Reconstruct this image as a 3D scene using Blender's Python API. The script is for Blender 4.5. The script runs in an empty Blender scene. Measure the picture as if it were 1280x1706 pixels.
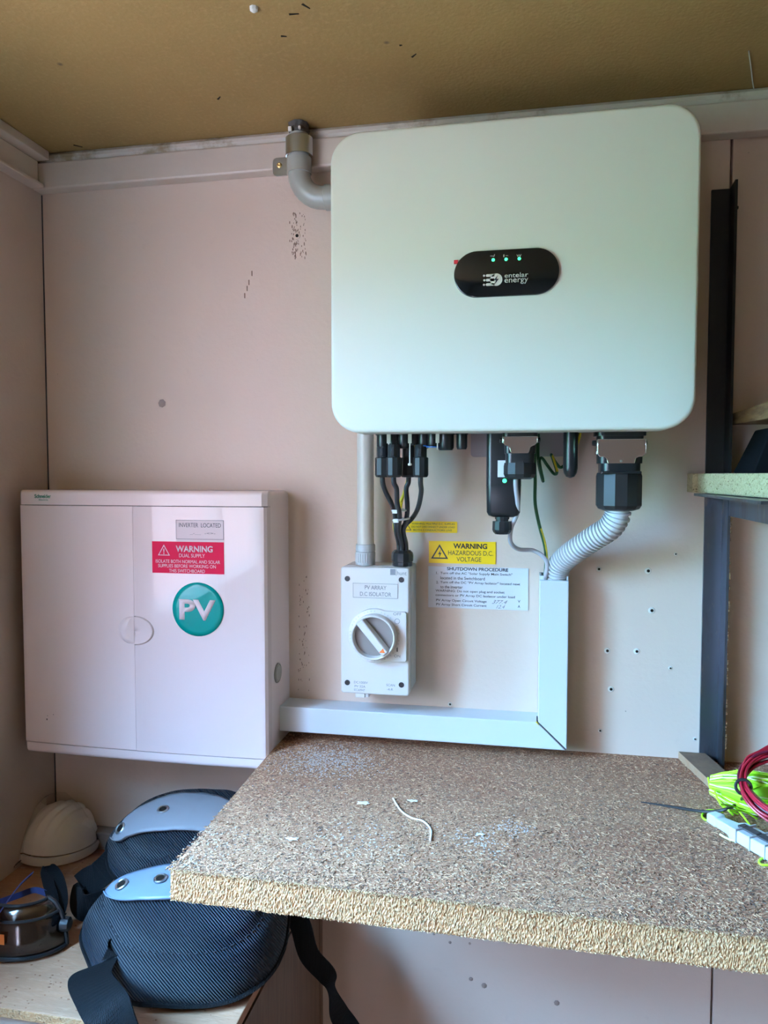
import bpy, bmesh, math, random
from mathutils import Vector, Matrix, noise
R = random.Random(7)
PI = math.pi
sc = bpy.context.scene
COL = sc.collection

# ------------------------------------------------------------ camera
F_PX, PSI, TH = 1235.0, math.radians(11), math.radians(2.92)
CAM = Vector((0, -1, 1.5))
cd = bpy.data.cameras.new('camera'); cam = bpy.data.objects.new('camera', cd); COL.objects.link(cam)
cam.location = CAM; cam.rotation_euler = (PI/2 - TH, 0, PSI)
cd.sensor_fit = 'HORIZONTAL'; cd.sensor_width = 36; cd.lens = 36*F_PX/1280; cd.clip_start = .02
sc.camera = cam
fw = Vector((-math.sin(PSI)*math.cos(TH), math.cos(PSI)*math.cos(TH), -math.sin(TH)))
rt = Vector((math.cos(PSI), math.sin(PSI), 0)); up = rt.cross(fw)

def at(px, py, x=None, y=None, z=None):
    """the point of the photograph's pixel on a real plane of the room"""
    d = fw + rt*((px-640)/F_PX) + up*((853-py)/F_PX)
    if y is not None: t = (y-CAM.y)/d.y
    elif z is not None: t = (z-CAM.z)/d.z
    else: t = (x-CAM.x)/d.x
    return CAM + d*t

# ------------------------------------------------------------ world, light, exposure
sc.view_settings.view_transform = 'Standard'; sc.view_settings.look = 'None'
sc.view_settings.gamma = 1; sc.view_settings.use_curve_mapping = False
sc.view_settings.exposure = -0.50
w = bpy.data.worlds.new('world'); sc.world = w; w.use_nodes = True
nt = w.node_tree; nt.nodes.clear()
tc = nt.nodes.new('ShaderNodeTexCoord'); sx = nt.nodes.new('ShaderNodeSeparateXYZ')
cr = nt.nodes.new('ShaderNodeValToRGB'); bg = nt.nodes.new('ShaderNodeBackground'); wo = nt.nodes.new('ShaderNodeOutputWorld')
nt.links.new(tc.outputs['Generated'], sx.inputs[0]); nt.links.new(sx.outputs['Z'], cr.inputs[0])
nt.links.new(cr.outputs[0], bg.inputs[0]); nt.links.new(bg.outputs[0], wo.inputs[0])
e = cr.color_ramp.elements
e[0].position = 0.0; e[0].color = (.12, .27, .50, 1)
e[1].position = 0.6; e[1].color = (.235, .55, 1, 1)
e.new(.25).color = (.17, .385, .68, 1)
bg.inputs[1].default_value = 196.0
sl = bpy.data.lights.new('sun', 'SUN'); sl.energy = 25; sl.color = (1, .93, .82); sl.angle = .01
so = bpy.data.objects.new('sun', sl); COL.objects.link(so)
so.rotation_euler = Vector((-.30, -.55, -.78)).to_track_quat('-Z', 'Y').to_euler()

# portals that steer sampling to the window and the added fill slot (they give no light of their own)
def portal(loc, rot, sx_, sy_):
    l = bpy.data.lights.new('portal', 'AREA'); l.shape = 'RECTANGLE'; l.size = sx_; l.size_y = sy_
    l.cycles.is_portal = True
    o = bpy.data.objects.new('portal', l); o.location = loc; o.rotation_euler = rot; COL.objects.link(o)
WIN = dict(y0=-1.55, y1=-.46, z0=1.20, z1=1.84)
FILL_SLOT = dict(x0=-.62, x1=-.50, z1=1.15)  # narrow opening added behind the camera to let in soft fill light
XL, XR, YF, ZC = -.71, 1.3, -2.7, 1.963
portal((XL-.05, (WIN['y0']+WIN['y1'])/2, (WIN['z0']+WIN['z1'])/2), (0, -PI/2, 0), WIN['z1']-WIN['z0'], WIN['y1']-WIN['y0'])
portal(((FILL_SLOT['x0']+FILL_SLOT['x1'])/2, YF-.05, FILL_SLOT['z1']/2), (PI/2, 0, 0), FILL_SLOT['x1']-FILL_SLOT['x0'], FILL_SLOT['z1'])

# ------------------------------------------------------------ materials
def mat(name, col, rough=.5, metal=0, **k):
    m = bpy.data.materials.new(name); m.use_nodes = True; n = m.node_tree; b = n.nodes['Principled BSDF']
    c = tuple(col) + (1,)
    b.inputs['Base Color'].default_value = c; b.inputs['Roughness'].default_value = rough; b.inputs['Metallic'].default_value = metal
    if 'coat' in k: b.inputs['Coat Weight'].default_value = k['coat']; b.inputs['Coat Roughness'].default_value = k.get('coat_rough', .03)
    if 'spec' in k: b.inputs['Specular IOR Level'].default_value = k['spec']
    if 'emit' in k: b.inputs['Emission Color'].default_value = tuple(k['emit']) + (1,); b.inputs['Emission Strength'].default_value = k.get('es', 1)
    if 'sheen' in k: b.inputs['Sheen Weight'].default_value = k['sheen']; b.inputs['Sheen Roughness'].default_value = .4
    tcn = n.nodes.new('ShaderNodeTexCoord')
    co = tcn.outputs['Object']
    if k.get('scale3'):
        mp = n.nodes.new('ShaderNodeMapping'); mp.inputs['Scale'].default_value = k['scale3']; n.links.new(co, mp.inputs[0]); co = mp.outputs[0]
    cur = None
    def mixin(fac_out, other, blend='MIX'):
        nonlocal cur
        mx = n.nodes.new('ShaderNodeMix'); mx.data_type = 'RGBA'; mx.blend_type = blend
        n.links.new(fac_out, mx.inputs[0])
        if cur is None: mx.inputs[6].default_value = c
        else: n.links.new(cur, mx.inputs[6])
        mx.inputs[7].default_value = tuple(other) + (1,)
        cur = mx.outputs[2]; n.links.new(cur, b.inputs['Base Color'])
    def ramp(src, p0, p1):
        r = n.nodes.new('ShaderNodeMapRange'); r.inputs['From Min'].default_value = p0; r.inputs['From Max'].default_value = p1
        n.links.new(src, r.inputs[0]); return r.outputs[0]
    for (scale, p0, p1, other) in k.get('noise', []):      # patches of another colour
        t = n.nodes.new('ShaderNodeTexNoise'); t.inputs['Scale'].default_value = scale; t.inputs['Detail'].default_value = 6
        t.inputs['Roughness'].default_value = .6
        n.links.new(co, t.inputs[0]); mixin(ramp(t.outputs[0], p0, p1), other)
    for (scale, p0, p1, other) in k.get('cells', []):       # grains picked by random cell value
        t = n.nodes.new('ShaderNodeTexVoronoi'); t.inputs['Scale'].default_value = scale; n.links.new(co, t.inputs[0])
        s_ = n.nodes.new('ShaderNodeSeparateColor'); n.links.new(t.outputs['Color'], s_.inputs[0])
        mixin(ramp(s_.outputs[0], p0, p1), other)
    if 'spot' in k:                                         # sparse dark specks
        scale, thr, other = k['spot']
        t = n.nodes.new('ShaderNodeTexVoronoi'); t.inputs['Scale'].default_value = scale; n.links.new(co, t.inputs[0])
        mixin(ramp(t.outputs['Distance'], thr+.02, thr), other)
    if 'bump' in k:
        scale, strength, dist = k['bump']
        if k.get('weave'):
            t = n.nodes.new('ShaderNodeTexWave'); t.inputs['Scale'].default_value = scale; t.inputs['Distortion'].default_value = .6
            t.bands_direction = k['weave']
        else:
            t = n.nodes.new('ShaderNodeTexNoise'); t.inputs['Scale'].default_value = scale; t.inputs['Detail'].default_value = 4
        n.links.new(co, t.inputs[0])
        bp = n.nodes.new('ShaderNodeBump'); bp.inputs['Strength'].default_value = strength; bp.inputs['Distance'].default_value = dist
        n.links.new(t.outputs[0], bp.inputs['Height']); n.links.new(bp.outputs[0], b.inputs['Normal'])
    return m

def film(name, tint, gloss=.5, rough=.08, base=.12):
    m = bpy.data.materials.new(name); m.use_nodes = True; n = m.node_tree; n.nodes.clear()
    o = n.nodes.new('ShaderNodeOutputMaterial'); t = n.nodes.new('ShaderNodeBsdfTransparent'); t.inputs[0].default_value = tuple(tint)+(1,)
    g = n.nodes.new('ShaderNodeBsdfGlossy'); g.inputs[1].default_value = rough
    lw = n.nodes.new('ShaderNodeLayerWeight'); lw.inputs[0].default_value = gloss
    mm = n.nodes.new('ShaderNodeMath'); mm.operation = 'ADD'; mm.inputs[1].default_value = base; mm.use_clamp = True
    mx = n.nodes.new('ShaderNodeMixShader')
    n.links.new(lw.outputs['Fresnel'], mm.inputs[0]); n.links.new(mm.outputs[0], mx.inputs[0])
    n.links.new(t.outputs[0], mx.inputs[1]); n.links.new(g.outputs[0], mx.inputs[2]); n.links.new(mx.outputs[0], o.inputs[0])
    return m

M = dict(
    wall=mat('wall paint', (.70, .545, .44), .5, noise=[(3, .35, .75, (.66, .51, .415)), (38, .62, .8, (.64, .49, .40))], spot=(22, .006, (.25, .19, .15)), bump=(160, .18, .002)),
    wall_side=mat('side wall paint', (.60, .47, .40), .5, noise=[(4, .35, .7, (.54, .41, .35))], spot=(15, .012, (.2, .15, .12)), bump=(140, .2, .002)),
    trim=mat('trim paint', (.64, .53, .44), .4, noise=[(9, .4, .75, (.56, .46, .38))], bump=(60, .25, .002)),
    trim_dirty=mat('smeared paint strip', (.58, .50, .42), .6, noise=[(14, .5, .62, (.28, .19, .10))], bump=(40, .4, .004)),
    ceil=mat('fibreboard', (.30, .165, .046), .8, noise=[(5, .35, .75, (.24, .13, .036)), (160, .5, .75, (.325, .18, .056))], spot=(6, .006, (.07, .04, .02)), bump=(220, .25, .002)),
    inner=mat('bare brown boarding', (.34, .17, .09), .8, noise=[(5, .4, .7, (.28, .13, .07))]),
    floor=mat('red painted floor', (.50, .22, .14), .8, noise=[(6, .4, .7, (.42, .18, .11))]),
    ext=mat('outer cladding', (.5, .45, .4), .7),
    warm_bounce=mat('warm bounce paving', (.50, .27, .20), .9, noise=[(30, .4, .7, (.42, .22, .17))]),
    leaf=mat('hedge leaves', (.10, .20, .08), .7, noise=[(8, .4, .7, (.14, .27, .09))]),
    cover=mat('white inverter enamel', (.81, .785, .715), .38, bump=(500, .03, .0005)),
    grey_body=mat('grey cast housing', (.35, .35, .36), .5),
    boxwhite=mat('white switchboard plastic', (.88, .74, .72), .22, coat=.12, coat_rough=.06, spec=.3, bump=(1.8, .25, .004)),
    boxdoor=mat('glossy switchboard door', (.80, .66, .64), .2, coat=.55, coat_rough=.02, spec=.15, bump=(10, .5, .004), scale3=(2.6, 1, .25)),  # same plastic as the left leaf, darkened against the strong window light
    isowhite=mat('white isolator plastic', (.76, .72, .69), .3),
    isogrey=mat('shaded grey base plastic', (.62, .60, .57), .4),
    duct=mat('pale grey trunking', (.66, .69, .71), .35),
    pvc=mat('grey pipe plastic', (.30, .28, .235), .35),
    conduit=mat('cream conduit plastic', (.66, .60, .55), .35),
    coupler=mat('grey coupler plastic', (.50, .50, .51), .4),
    zinc=mat('zinc plated steel', (.55, .60, .60), .3, 1),
    chrome=mat('polished steel', (.80, .76, .76), .12, 1),
    brass=mat('brass', (.75, .5, .18), .3, 1),
    black=mat('black plastic', (.012, .013, .015), .28),
    blackm=mat('matt black plastic', (.011, .011, .012), .5),
    cable=mat('black cable sheath', (.022, .020, .021), .45),
    gloss_black=mat('gloss black panel', (.006, .007, .008), .08),
    pattress=mat('mauve grey plate', (.42, .36, .37), .5),
    hose=mat('pale corrugated plastic', (.62, .61, .62), .35),
    greycable=mat('grey cable sheath', (.46, .43, .46), .4),
    green=mat('green wire insulation', (.02, .12, .04), .4),
    yellow=mat('yellow wire insulation', (.75, .62, .03), .4),
    ywire=mat('yellow cable sheath', (.72, .55, .03), .45),
    white=mat('white plastic', (.85, .86, .88), .35),
    whitelabel=mat('white label', (.74, .76, .82), .35),
    yellowlabel=mat('yellow label', (.90, .58, .0), .35),
    redlabel=mat('red label', (.55, .012, .05), .5, spec=.05),
    greenlabel=mat('teal green label', (.0, .21, .175), .25, coat=.3, spec=.1, bump=(60, .3, .002)),
    ink=mat('black ink', (.03, .025, .03), .5), inkgrey=mat('grey ink', (.22, .22, .24), .5), inkgreen=mat('green ink', (.02, .22, .12), .5),
    pale=mat('pale print', (.74, .68, .62), .5),
    labelwhite=mat('white print', (.74, .62, .62), .6, spec=.1),
    orange=mat('orange print', (.85, .20, .04), .4), red=mat('red tape', (.6, .02, .03), .5), blue=mat('blue plastic', (.02, .13, .45), .3),
    led=mat('green lamp', (.1, .8, .4), .3, emit=(.05, 1, .32), es=3.2),
    groove=mat('dark joint', (.06, .05, .05), .8),
    chip=mat('chipboard face', (.37, .175, .095), .95, scale3=(1, 1.4, 1),
             noise=[(3.2, .45, .56, (.28, .105, .055)), (300, .42, .62, (.44, .23, .125)), (700, .52, .66, (.26, .13, .07))],
             cells=[(620, .88, .93, (.62, .42, .26)), (560, .92, .96, (.17, .085, .045))], bump=(600, .6, .002)),
    chip_edge=mat('chipboard sawn edge', (.50, .25, .105), .95, noise=[(60, .45, .7, (.42, .23, .11)), (420, .45, .66, (.60, .38, .20))],
                  cells=[(520, .93, .97, (.26, .15, .07))], bump=(420, .7, .003)),
    chip_pale=mat('pale sawn chipboard', (.52, .42, .24), .95, noise=[(420, .45, .66, (.40, .31, .16))], cells=[(600, .93, .97, (.22, .15, .07))], bump=(420, .7, .003)),
    sl1=mat('pale wood sliver', (.58, .34, .19), .9), sl2=mat('brown wood sliver', (.30, .14, .075), .9), sl3=mat('dark wood sliver', (.13, .08, .055), .9),
    ply=mat('worn plywood', (.44, .22, .12), .7, scale3=(1, 5, 1), noise=[(7, .4, .65, (.36, .19, .11)), (60, .5, .75, (.47, .27, .165))], bump=(90, .3, .002)),
    brown=mat('brown stained panel', (.15, .085, .055), .55, scale3=(6, 6, .6), noise=[(16, .4, .65, (.20, .12, .075))], bump=(70, .2, .002)),
    timber=mat('rough timber', (.16, .065, .026), .8, scale3=(1, 1, 6), noise=[(20, .4, .6, (.26, .12, .05))], bump=(100, .4, .003)),
    offcut=mat('hardboard offcut', (.16, .095, .058), .8, noise=[(60, .4, .7, (.21, .13, .08))], bump=(200, .3, .002)),
    offcut_edge=mat('offcut edge', (.36, .19, .10), .8, noise=[(90, .4, .7, (.36, .23, .14))], bump=(200, .4, .002)),
    steelblack=mat('black upper steel', (.012, .012, .013), .5, noise=[(18, .55, .75, (.03, .025, .02))]),  # near-black tone for the upper length of the post
    steel=mat('weathered steel angle', (.16, .18, .22), .3, .85, scale3=(1, 1, .25), noise=[(22, .5, .7, (.10, .06, .04)), (70, .6, .7, (.30, .26, .22))]),
    fabric=mat('black woven fabric', (.013, .023, .040), .6, weave='DIAGONAL', bump=(150, 1, .006), sheen=.06, spec=.35),
    web=mat('black webbing', (.007, .008, .010), .7, weave='X', bump=(260, .8, .002), spec=.25),
    cap=mat('blue grey plastic cap', (.17, .23, .31), .3), capgrey=mat('dusty grey plastic cap', (.22, .23, .25), .5),
    stitch=mat('stitching', (.035, .04, .05), .8),
    mask=mat('white mask fibre', (.90, .83, .78), .7, bump=(300, .2, .002)),
    film=film('clear plastic film', (.96, .95, .94), .2, .08, .02), lens=film('smoky goggle lens', (.40, .36, .33), .25, .12, .05),
    navy=mat('navy cord', (.03, .04, .14), .6),
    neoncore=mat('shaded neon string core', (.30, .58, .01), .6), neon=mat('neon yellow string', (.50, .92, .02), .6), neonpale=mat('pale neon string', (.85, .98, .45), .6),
    redwire=mat('red wire insulation', (.42, .012, .03), .35), darkredwire=mat('dark red wire insulation', (.16, .01, .03), .4),
    paintchip=mat('blistered paint', (.74, .69, .62), .6), hole=mat('dark drilled hole', (.02, .015, .012), .95, spec=.05), dust=mat('plaster dust', (.50, .42, .37), .95),
    flake=mat('white paint flake', (.80, .79, .77), .7),
)

# ------------------------------------------------------------ mesh helpers
class MB:
    def __init__(s): s.bm = bmesh.new(); s.mi = 0
    def face(s, pts):
        vs = [s.bm.verts.new(p) for p in pts]; f = s.bm.faces.new(vs); f.material_index = s.mi; return f
    def box(s, x0, x1, y0, y1, z0, z1):
        v = [s.bm.verts.new((x, y, z)) for z in (z0, z1) for y in (y0, y1) for x in (x0, x1)]
        for q in ((0,2,3,1), (4,5,7,6), (0,1,5,4), (2,6,7,3), (0,4,6,2), (1,3,7,5)):
            f = s.bm.faces.new([v[i] for i in q]); f.material_index = s.mi
        return s
    def hexa(s, p):   # 8 corners, bottom ring then top ring
        v = [s.bm.verts.new(a) for a in p]
        for q in ((3,2,1,0), (4,5,6,7), (0,1,5,4), (1,2,6,5), (2,3,7,6), (3,0,4,7)):
            f = s.bm.faces.new([v[i] for i in q]); f.material_index = s.mi
        return s
    def rings(s, rs, close=False, cap=True):
        vv = [[s.bm.verts.new(p) for p in r] for r in rs]; n = len(rs[0])
        for a, b in (list(zip(vv, vv[1:])) + ([(vv[-1], vv[0])] if close else [])):
            for i in range(n):
                f = s.bm.faces.new((a[i], a[(i+1) % n], b[(i+1) % n], b[i])); f.material_index = s.mi
        if cap and not close:
            f = s.bm.faces.new(vv[0][::-1]); f.material_index = s.mi
            f = s.bm.faces.new(vv[-1]); f.material_index = s.mi
        return s
    def prism(s, pts, y0, y1, round_=0, steps=3):
        """outline in (x, z), extruded from y0 (back) to y1 (front, towards camera) with a rounded front edge"""
        c = Vector((sum(p[0] for p in pts)/len(pts), sum(p[1] for p in pts)/len(pts)))
        hw = max(abs(p[0]-c.x) for p in pts); hh = max(abs(p[1]-c.y) for p in pts)
        rs = [[(p[0], y0, p[1]) for p in pts]]
        if round_:
            for k in range(steps+1):
                a = PI/2*k/steps; ins = round_*(1-math.cos(a)); dy = round_*math.sin(a)
                rs.append([(c.x+(p[0]-c.x)*(1-ins/hw), y1+round_-dy, c.y+(p[1]-c.y)*(1-ins/hh)) for p in pts])
        else: rs.append([(p[0], y1, p[1]) for p in pts])
        return s.rings(rs)
    def lathe(s, prof, o, axis=(0, 0, 1), n=20, facets=None):
        """prof: (distance along axis, radius); facets: make every other pair of vertices lower for a nut"""
        o = Vector(o); a = Vector(axis).normalized(); u = a.orthogonal().normalized(); v = a.cross(u)
        rs = []
        for h, r in prof:
            ring = []
            for i in range(n):
                t = 2*PI*i/n; rr = r
                if facets and r > 0: rr = r*(1+facets*math.cos(t*n/2)) if False else r*(1 + (facets if (i % 2) else 0))
                ring.append(o + a*h + (u*math.cos(t)+v*math.sin(t))*max(rr, 1e-5))
            rs.append(ring)
        return s.rings(rs)
    def cyl(s, p0, p1, r, n=16):
        p0, p1 = Vector(p0), Vector(p1)
        return s.lathe([(0, r), ((p1-p0).length, r)], p0, p1-p0, n)
    def tube(s, pts, r, n=8, sub=6, rfun=None, close=False, flat=None):
        P = spline([Vector(p) for p in pts], sub, close)
        m = len(P); rs = []; prev = None
        for i, p in enumerate(P):
            if close: t = (P[(i+1) % m]-P[i-1]).normalized()
            else: t = (P[min(i+1, m-1)]-P[max(i-1, 0)]).normalized()
            if prev is None: u = t.orthogonal().normalized()
            else:
                u = prev - t*prev.dot(t); u.normalize()
            prev = u; v = t.cross(u); rr = rfun(i/(m-1)) if rfun else r
            if flat: u2, v2 = flat
            rs.append([p + (u*math.cos(2*PI*k/n)+v*math.sin(2*PI*k/n))*rr for k in range(n)])
        return s.rings(rs, close=close)
    def band(s, pts, wdir, width, thick, sub=6):
        """flat strap along pts; wdir = width direction (one vector or one for each point)"""
        pts = [Vector(p) for p in pts]; P = spline(pts, sub, False)
        W = [Vector(wdir)]*len(pts) if not isinstance(wdir, list) else [Vector(q) for q in wdir]
        W = spline(W, sub, False); rs = []; m = len(P)
        for i, p in enumerate(P):
            t = (P[min(i+1, m-1)]-P[max(i-1, 0)]).normalized()
            u = W[i]-t*W[i].dot(t); u.normalize(); v = t.cross(u)
            wv = width(i/(m-1)) if callable(width) else width
            rs.append([p+u*wv/2+v*thick/2, p-u*wv/2+v*thick/2, p-u*wv/2-v*thick/2, p+u*wv/2-v*thick/2])
        return s.rings(rs)
    def grid(s, fn, nu, nv, thick=None):
        g = [[s.bm.verts.new(fn(i/nu, j/nv)) for j in range(nv+1)] for i in range(nu+1)]
        for i in range(nu):
            for j in range(nv):
                f = s.bm.faces.new((g[i][j], g[i+1][j], g[i+1][j+1], g[i][j+1])); f.material_index = s.mi
        return s
    def build(s, name, mats, parent=None, smooth=35, bevel=0, solid=0, recalc=True):
        me = bpy.data.meshes.new(name)
        if recalc: bmesh.ops.recalc_face_normals(s.bm, faces=s.bm.faces)
        if parent is not None:
            bmesh.ops.translate(s.bm, verts=s.bm.verts, vec=-parent.get('_o', (0, 0, 0)) if False else -origin_of(parent))
        s.bm.to_mesh(me); s.bm.free()
        for m_ in (mats if isinstance(mats, (list, tuple)) else [mats]): me.materials.append(M[m_] if isinstance(m_, str) else m_)
        if smooth:
            for p in me.polygons: p.use_smooth = True
            me.set_sharp_from_angle(angle=math.radians(smooth))
        o = bpy.data.objects.new(name, me); COL.objects.link(o)
        if parent is not None: o.parent = parent
        if solid: md = o.modifiers.new('s', 'SOLIDIFY'); md.thickness = solid; md.offset = 0
        if bevel:
            md = o.modifiers.new('b', 'BEVEL'); md.width = bevel; md.segments = 2; md.limit_method = 'ANGLE'; md.angle_limit = math.radians(40)
        return o

def origin_of(o):
    v = Vector((0, 0, 0))
    while o is not None: v += Vector(o.location); o = o.parent
    return v
def spline(P, sub, close):
    if len(P) < 3 or sub < 2: return P
    out = []; n = len(P)
    rng = range(n) if close else range(n-1)
    for i in rng:
        if close: a, b, c, d = P[i-1], P[i], P[(i+1) % n], P[(i+2) % n]
        else: a, b, c, d = P[max(i-1, 0)], P[i], P[i+1], P[min(i+2, n-1)]
        for k in range(sub):
            t = k/sub
            out.append(.5*((2*b)+(c-a)*t+(2*a-5*b+4*c-d)*t*t+(3*b-a-3*c+d)*t**3))
    if not close: out.append(P[-1].copy())
    return out
def rrect(x0, x1, z0, z1, r, n=8):
    p = []
    for cx, cz, a0 in ((x1-r, z1-r, 0), (x0+r, z1-r, 90), (x0+r, z0+r, 180), (x1-r, z0+r, 270)):
        for k in range(n+1):
            a = math.radians(a0+90*k/n); p.append((cx+r*math.cos(a), cz+r*math.sin(a)))
    return p
def circ(cx, cz, r, n=32): return [(cx+r*math.cos(2*PI*i/n), cz+r*math.sin(2*PI*i/n)) for i in range(n)]

def thing(name, label, cat, loc, group=None):
    o = bpy.data.objects.new(name, None); COL.objects.link(o); o.location = loc; o.empty_display_size = .02
    return tag(o, label, cat, group)
def tag(o, label=None, cat=None, group=None, kind=None):
    if label: o['label'] = label
    if cat: o['category'] = cat
    if group: o['group'] = group
    if kind: o['kind'] = kind
    return o
def struct(o): o['kind'] = 'structure'; return o

def text(s, x0, x1, zc, y, m, parent, name='lettering', bold=0.0, h=None, rot=0, depth=.00015, shear=0):
    """print s on a plane facing the camera side (-y), fitted between x0 and x1, centred on zc, capital height h"""
    cu = bpy.data.curves.new(name, 'FONT'); cu.body = s; cu.align_x = 'CENTER'; cu.size = 1; cu.offset = bold; cu.extrude = .0; cu.shear = shear
    o = bpy.data.objects.new(name, cu); COL.objects.link(o)
    bpy.context.view_layer.update()
    me = bpy.data.meshes.new_from_object(o.evaluated_get(bpy.context.evaluated_depsgraph_get()))
    bpy.data.objects.remove(o); bpy.data.curves.remove(cu)
    xs = [v.co.x for v in me.vertices]; zs = [v.co.y for v in me.vertices]
    w0, h0 = max(xs)-min(xs), max(zs)-min(zs); mx, mz = (max(xs)+min(xs))/2, (max(zs)+min(zs))/2
    kx = (x1-x0)/w0; kz = (h/h0) if h else kx
    org = origin_of(parent) if parent else Vector((0, 0, 0)); cr_, sr_ = math.cos(rot), math.sin(rot)
    for v in me.vertices:
        a, b = (v.co.x-mx)*kx, (v.co.y-mz)*kz
        v.co = Vector(((x0+x1)/2 + a*cr_-b*sr_, y, zc + a*sr_+b*cr_)) - org
    bm = bmesh.new(); bm.from_mesh(me)
    r = bmesh.ops.extrude_face_region(bm, geom=bm.faces[:]); bmesh.ops.translate(bm, verts=[g for g in r['geom'] if isinstance(g, bmesh.types.BMVert)], vec=(0, -depth, 0))
    bmesh.ops.recalc_face_normals(bm, faces=bm.faces); bm.to_mesh(me); bm.free()
    me.materials.clear(); me.materials.append(M[m])
    ob = bpy.data.objects.new(name, me); COL.objects.link(ob)
    if parent: ob.parent = parent
    return ob
def frame_lines(x0, x1, z0, z1, y, t, m, parent, name='border'):
    b = MB()
    for a in ((x0, x1, z0, z0+t), (x0, x1, z1-t, z1), (x0, x0+t, z0+t, z1-t), (x1-t, x1, z0+t, z1-t)): b.box(a[0], a[1], y-.0002, y, a[2], a[3])
    return b.build(name, m, parent, smooth=0)
def nut(b, o, axis, prof, n=12):
    return b.lathe(prof, o, axis, n)

# ============================================================ the setting
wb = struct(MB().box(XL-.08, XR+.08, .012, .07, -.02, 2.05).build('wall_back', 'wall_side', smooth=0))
JX = .2418
for x0, x1 in ((XL, JX-.0008), (JX+.0008, XR)):
    MB().box(x0+.0014, x1, 0, .0119, 0, ZC-.001).build('panel', 'wall', wb, smooth=0, bevel=.0008)
MB().box(XL, XL+.0014, -.0008, .0119, .95, 1.911).build('corner_gap', 'groove', wb, smooth=0)
b = MB()
b.box(XL-.06, XL, WIN['y1'], .07, 0, ZC); b.box(XL-.06, XL, YF, WIN['y0'], 0, ZC)
b.box(XL-.06, XL, WIN['y0'], WIN['y1'], 0, WIN['z0']); b.box(XL-.06, XL, WIN['y0'], WIN['y1'], WIN['z1'], ZC)
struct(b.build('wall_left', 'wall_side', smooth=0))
struct(MB().box(XR, XR+.06, YF, 0, 0, ZC).build('wall_right', 'inner', smooth=0))
b = MB()
b.box(XL, FILL_SLOT['x0'], YF-.06, YF, 0, ZC); b.box(FILL_SLOT['x1'], XR, YF-.06, YF, 0, ZC); b.box(FILL_SLOT['x0'], FILL_SLOT['x1'], YF-.06, YF, FILL_SLOT['z1'], ZC)
struct(b.build('wall_front', 'inner', smooth=0))
struct(MB().box(XL-.06, XR+.06, YF-.06, .07, -.06, 0).build('floor', 'floor', smooth=0))
struct(MB().box(XL-.06, XR+.06, YF-.06, .012, ZC, ZC+.012).build('ceiling', 'ceil', smooth=0))
# window frame (in the left wall, behind the photographer's shoulder) with a centre bar and panes
wf = MB(); y0, y1, z0, z1 = WIN['y0'], WIN['y1'], WIN['z0'], WIN['z1']; xa, xb = XL-.05, XL+.012; t = .035
wf.box(xa, xb, y0, y0+t, z0, z1); wf.box(xa, xb, y1-t, y1, z0, z1); wf.box(xa, xb, y0+t, y1-t, z1-t, z1); wf.box(xa, xb+.03, y0+t, y1-t, z0, z0+t)
ym = (y0+y1)/2; wf.box(xa, xb-.02, ym-.015, ym+.015, z0+t, z1-t)
win = struct(wf.build('window_1', 'trim', smooth=0))
# outside
struct(MB().box(-9, 8, -12, 3, -.2, -.08).build('bounce_ground', 'warm_bounce', smooth=0))  # unseen paving, added to bounce warm light up through the window
def hedge_screen(x0, x1, y0, y1, h, seed, label):
    bm = bmesh.new(); bmesh.ops.create_grid(bm, x_segments=2, y_segments=2, size=1); bm.clear()
    b = MB(); nx, nz = 40, 14
    L = Vector((x1-x0, y1-y0, 0)); nrm = Vector((-L.y, L.x, 0)).normalized()
    def f(u, v):
        a = PI*v; base = Vector((x0, y0, -.08))+L*u
        off = nrm*math.cos(a)*.45+Vector((0, 0, h*math.sin(a)**.5 if 0 < v < 1 else 0))
        p = base+off; k = noise.noise(p*3.1+Vector((seed, 0, 0)))*.16+noise.noise(p*9)*.07
        return p+off.normalized()*k
    b.grid(f, nx, nz)
    return tag(b.build('hedge_screen', 'leaf', smooth=0), label, 'hedge_screen')
hedge_screen(-4.2, -4.3, -5.0, 2.5, 2.2, 3, 'green hedge added out of view to block low sky')  # foliage added beyond the window; hides low sky and tints light green

b = MB(); b.box(-6.1, 1, -7.2, -6, -.08, 5); b.box(-6.3, 1.2, -7.4, -5.8, 5, 5.12)
struct(b.build('sky_blocker', mat('pink bounce colour', (.62, .36, .30), .9), smooth=0))  # unseen block added to cut off sky sideways and bounce pink light
# trims
b = MB(); b.box(XL+.001, XR, -.022, 0, 1.911, 1.9485)
struct(b.build('trim_1', 'trim', smooth=0, bevel=.0025))
b = MB()
n_ = 60
def rag(u, v):
    x = XL+(XR-XL)*u; zt = 1.9535+noise.noise(Vector((x*14, 3, 0)))*.006
    return Vector((x, -.017-(.004*math.sin(v*PI)), 1.9488+(ZC-.0005-1.9488)*v))
b.grid(rag, n_, 3); b.box(XL+.001, XR, -.016, 0, 1.9488, ZC-.0005)
struct(b.build('trim_2', 'trim_dirty', smooth=0))
b = MB(); b.box(XL, XL+.021, -.4, -.0225, 1.912, 1.9175); b.box(XL, XL+.012, WIN['y1']-1.2, -.0225, 1.9175, 1.95)
struct(b.build('trim_3', 'trim', smooth=0, bevel=.0015))
b = MB(); b.box(XL, XL+.03, -2.2, -.0225, 1.9502, ZC-.0005)
struct(b.build('trim_4', 'trim', smooth=0, bevel=.001))
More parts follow.
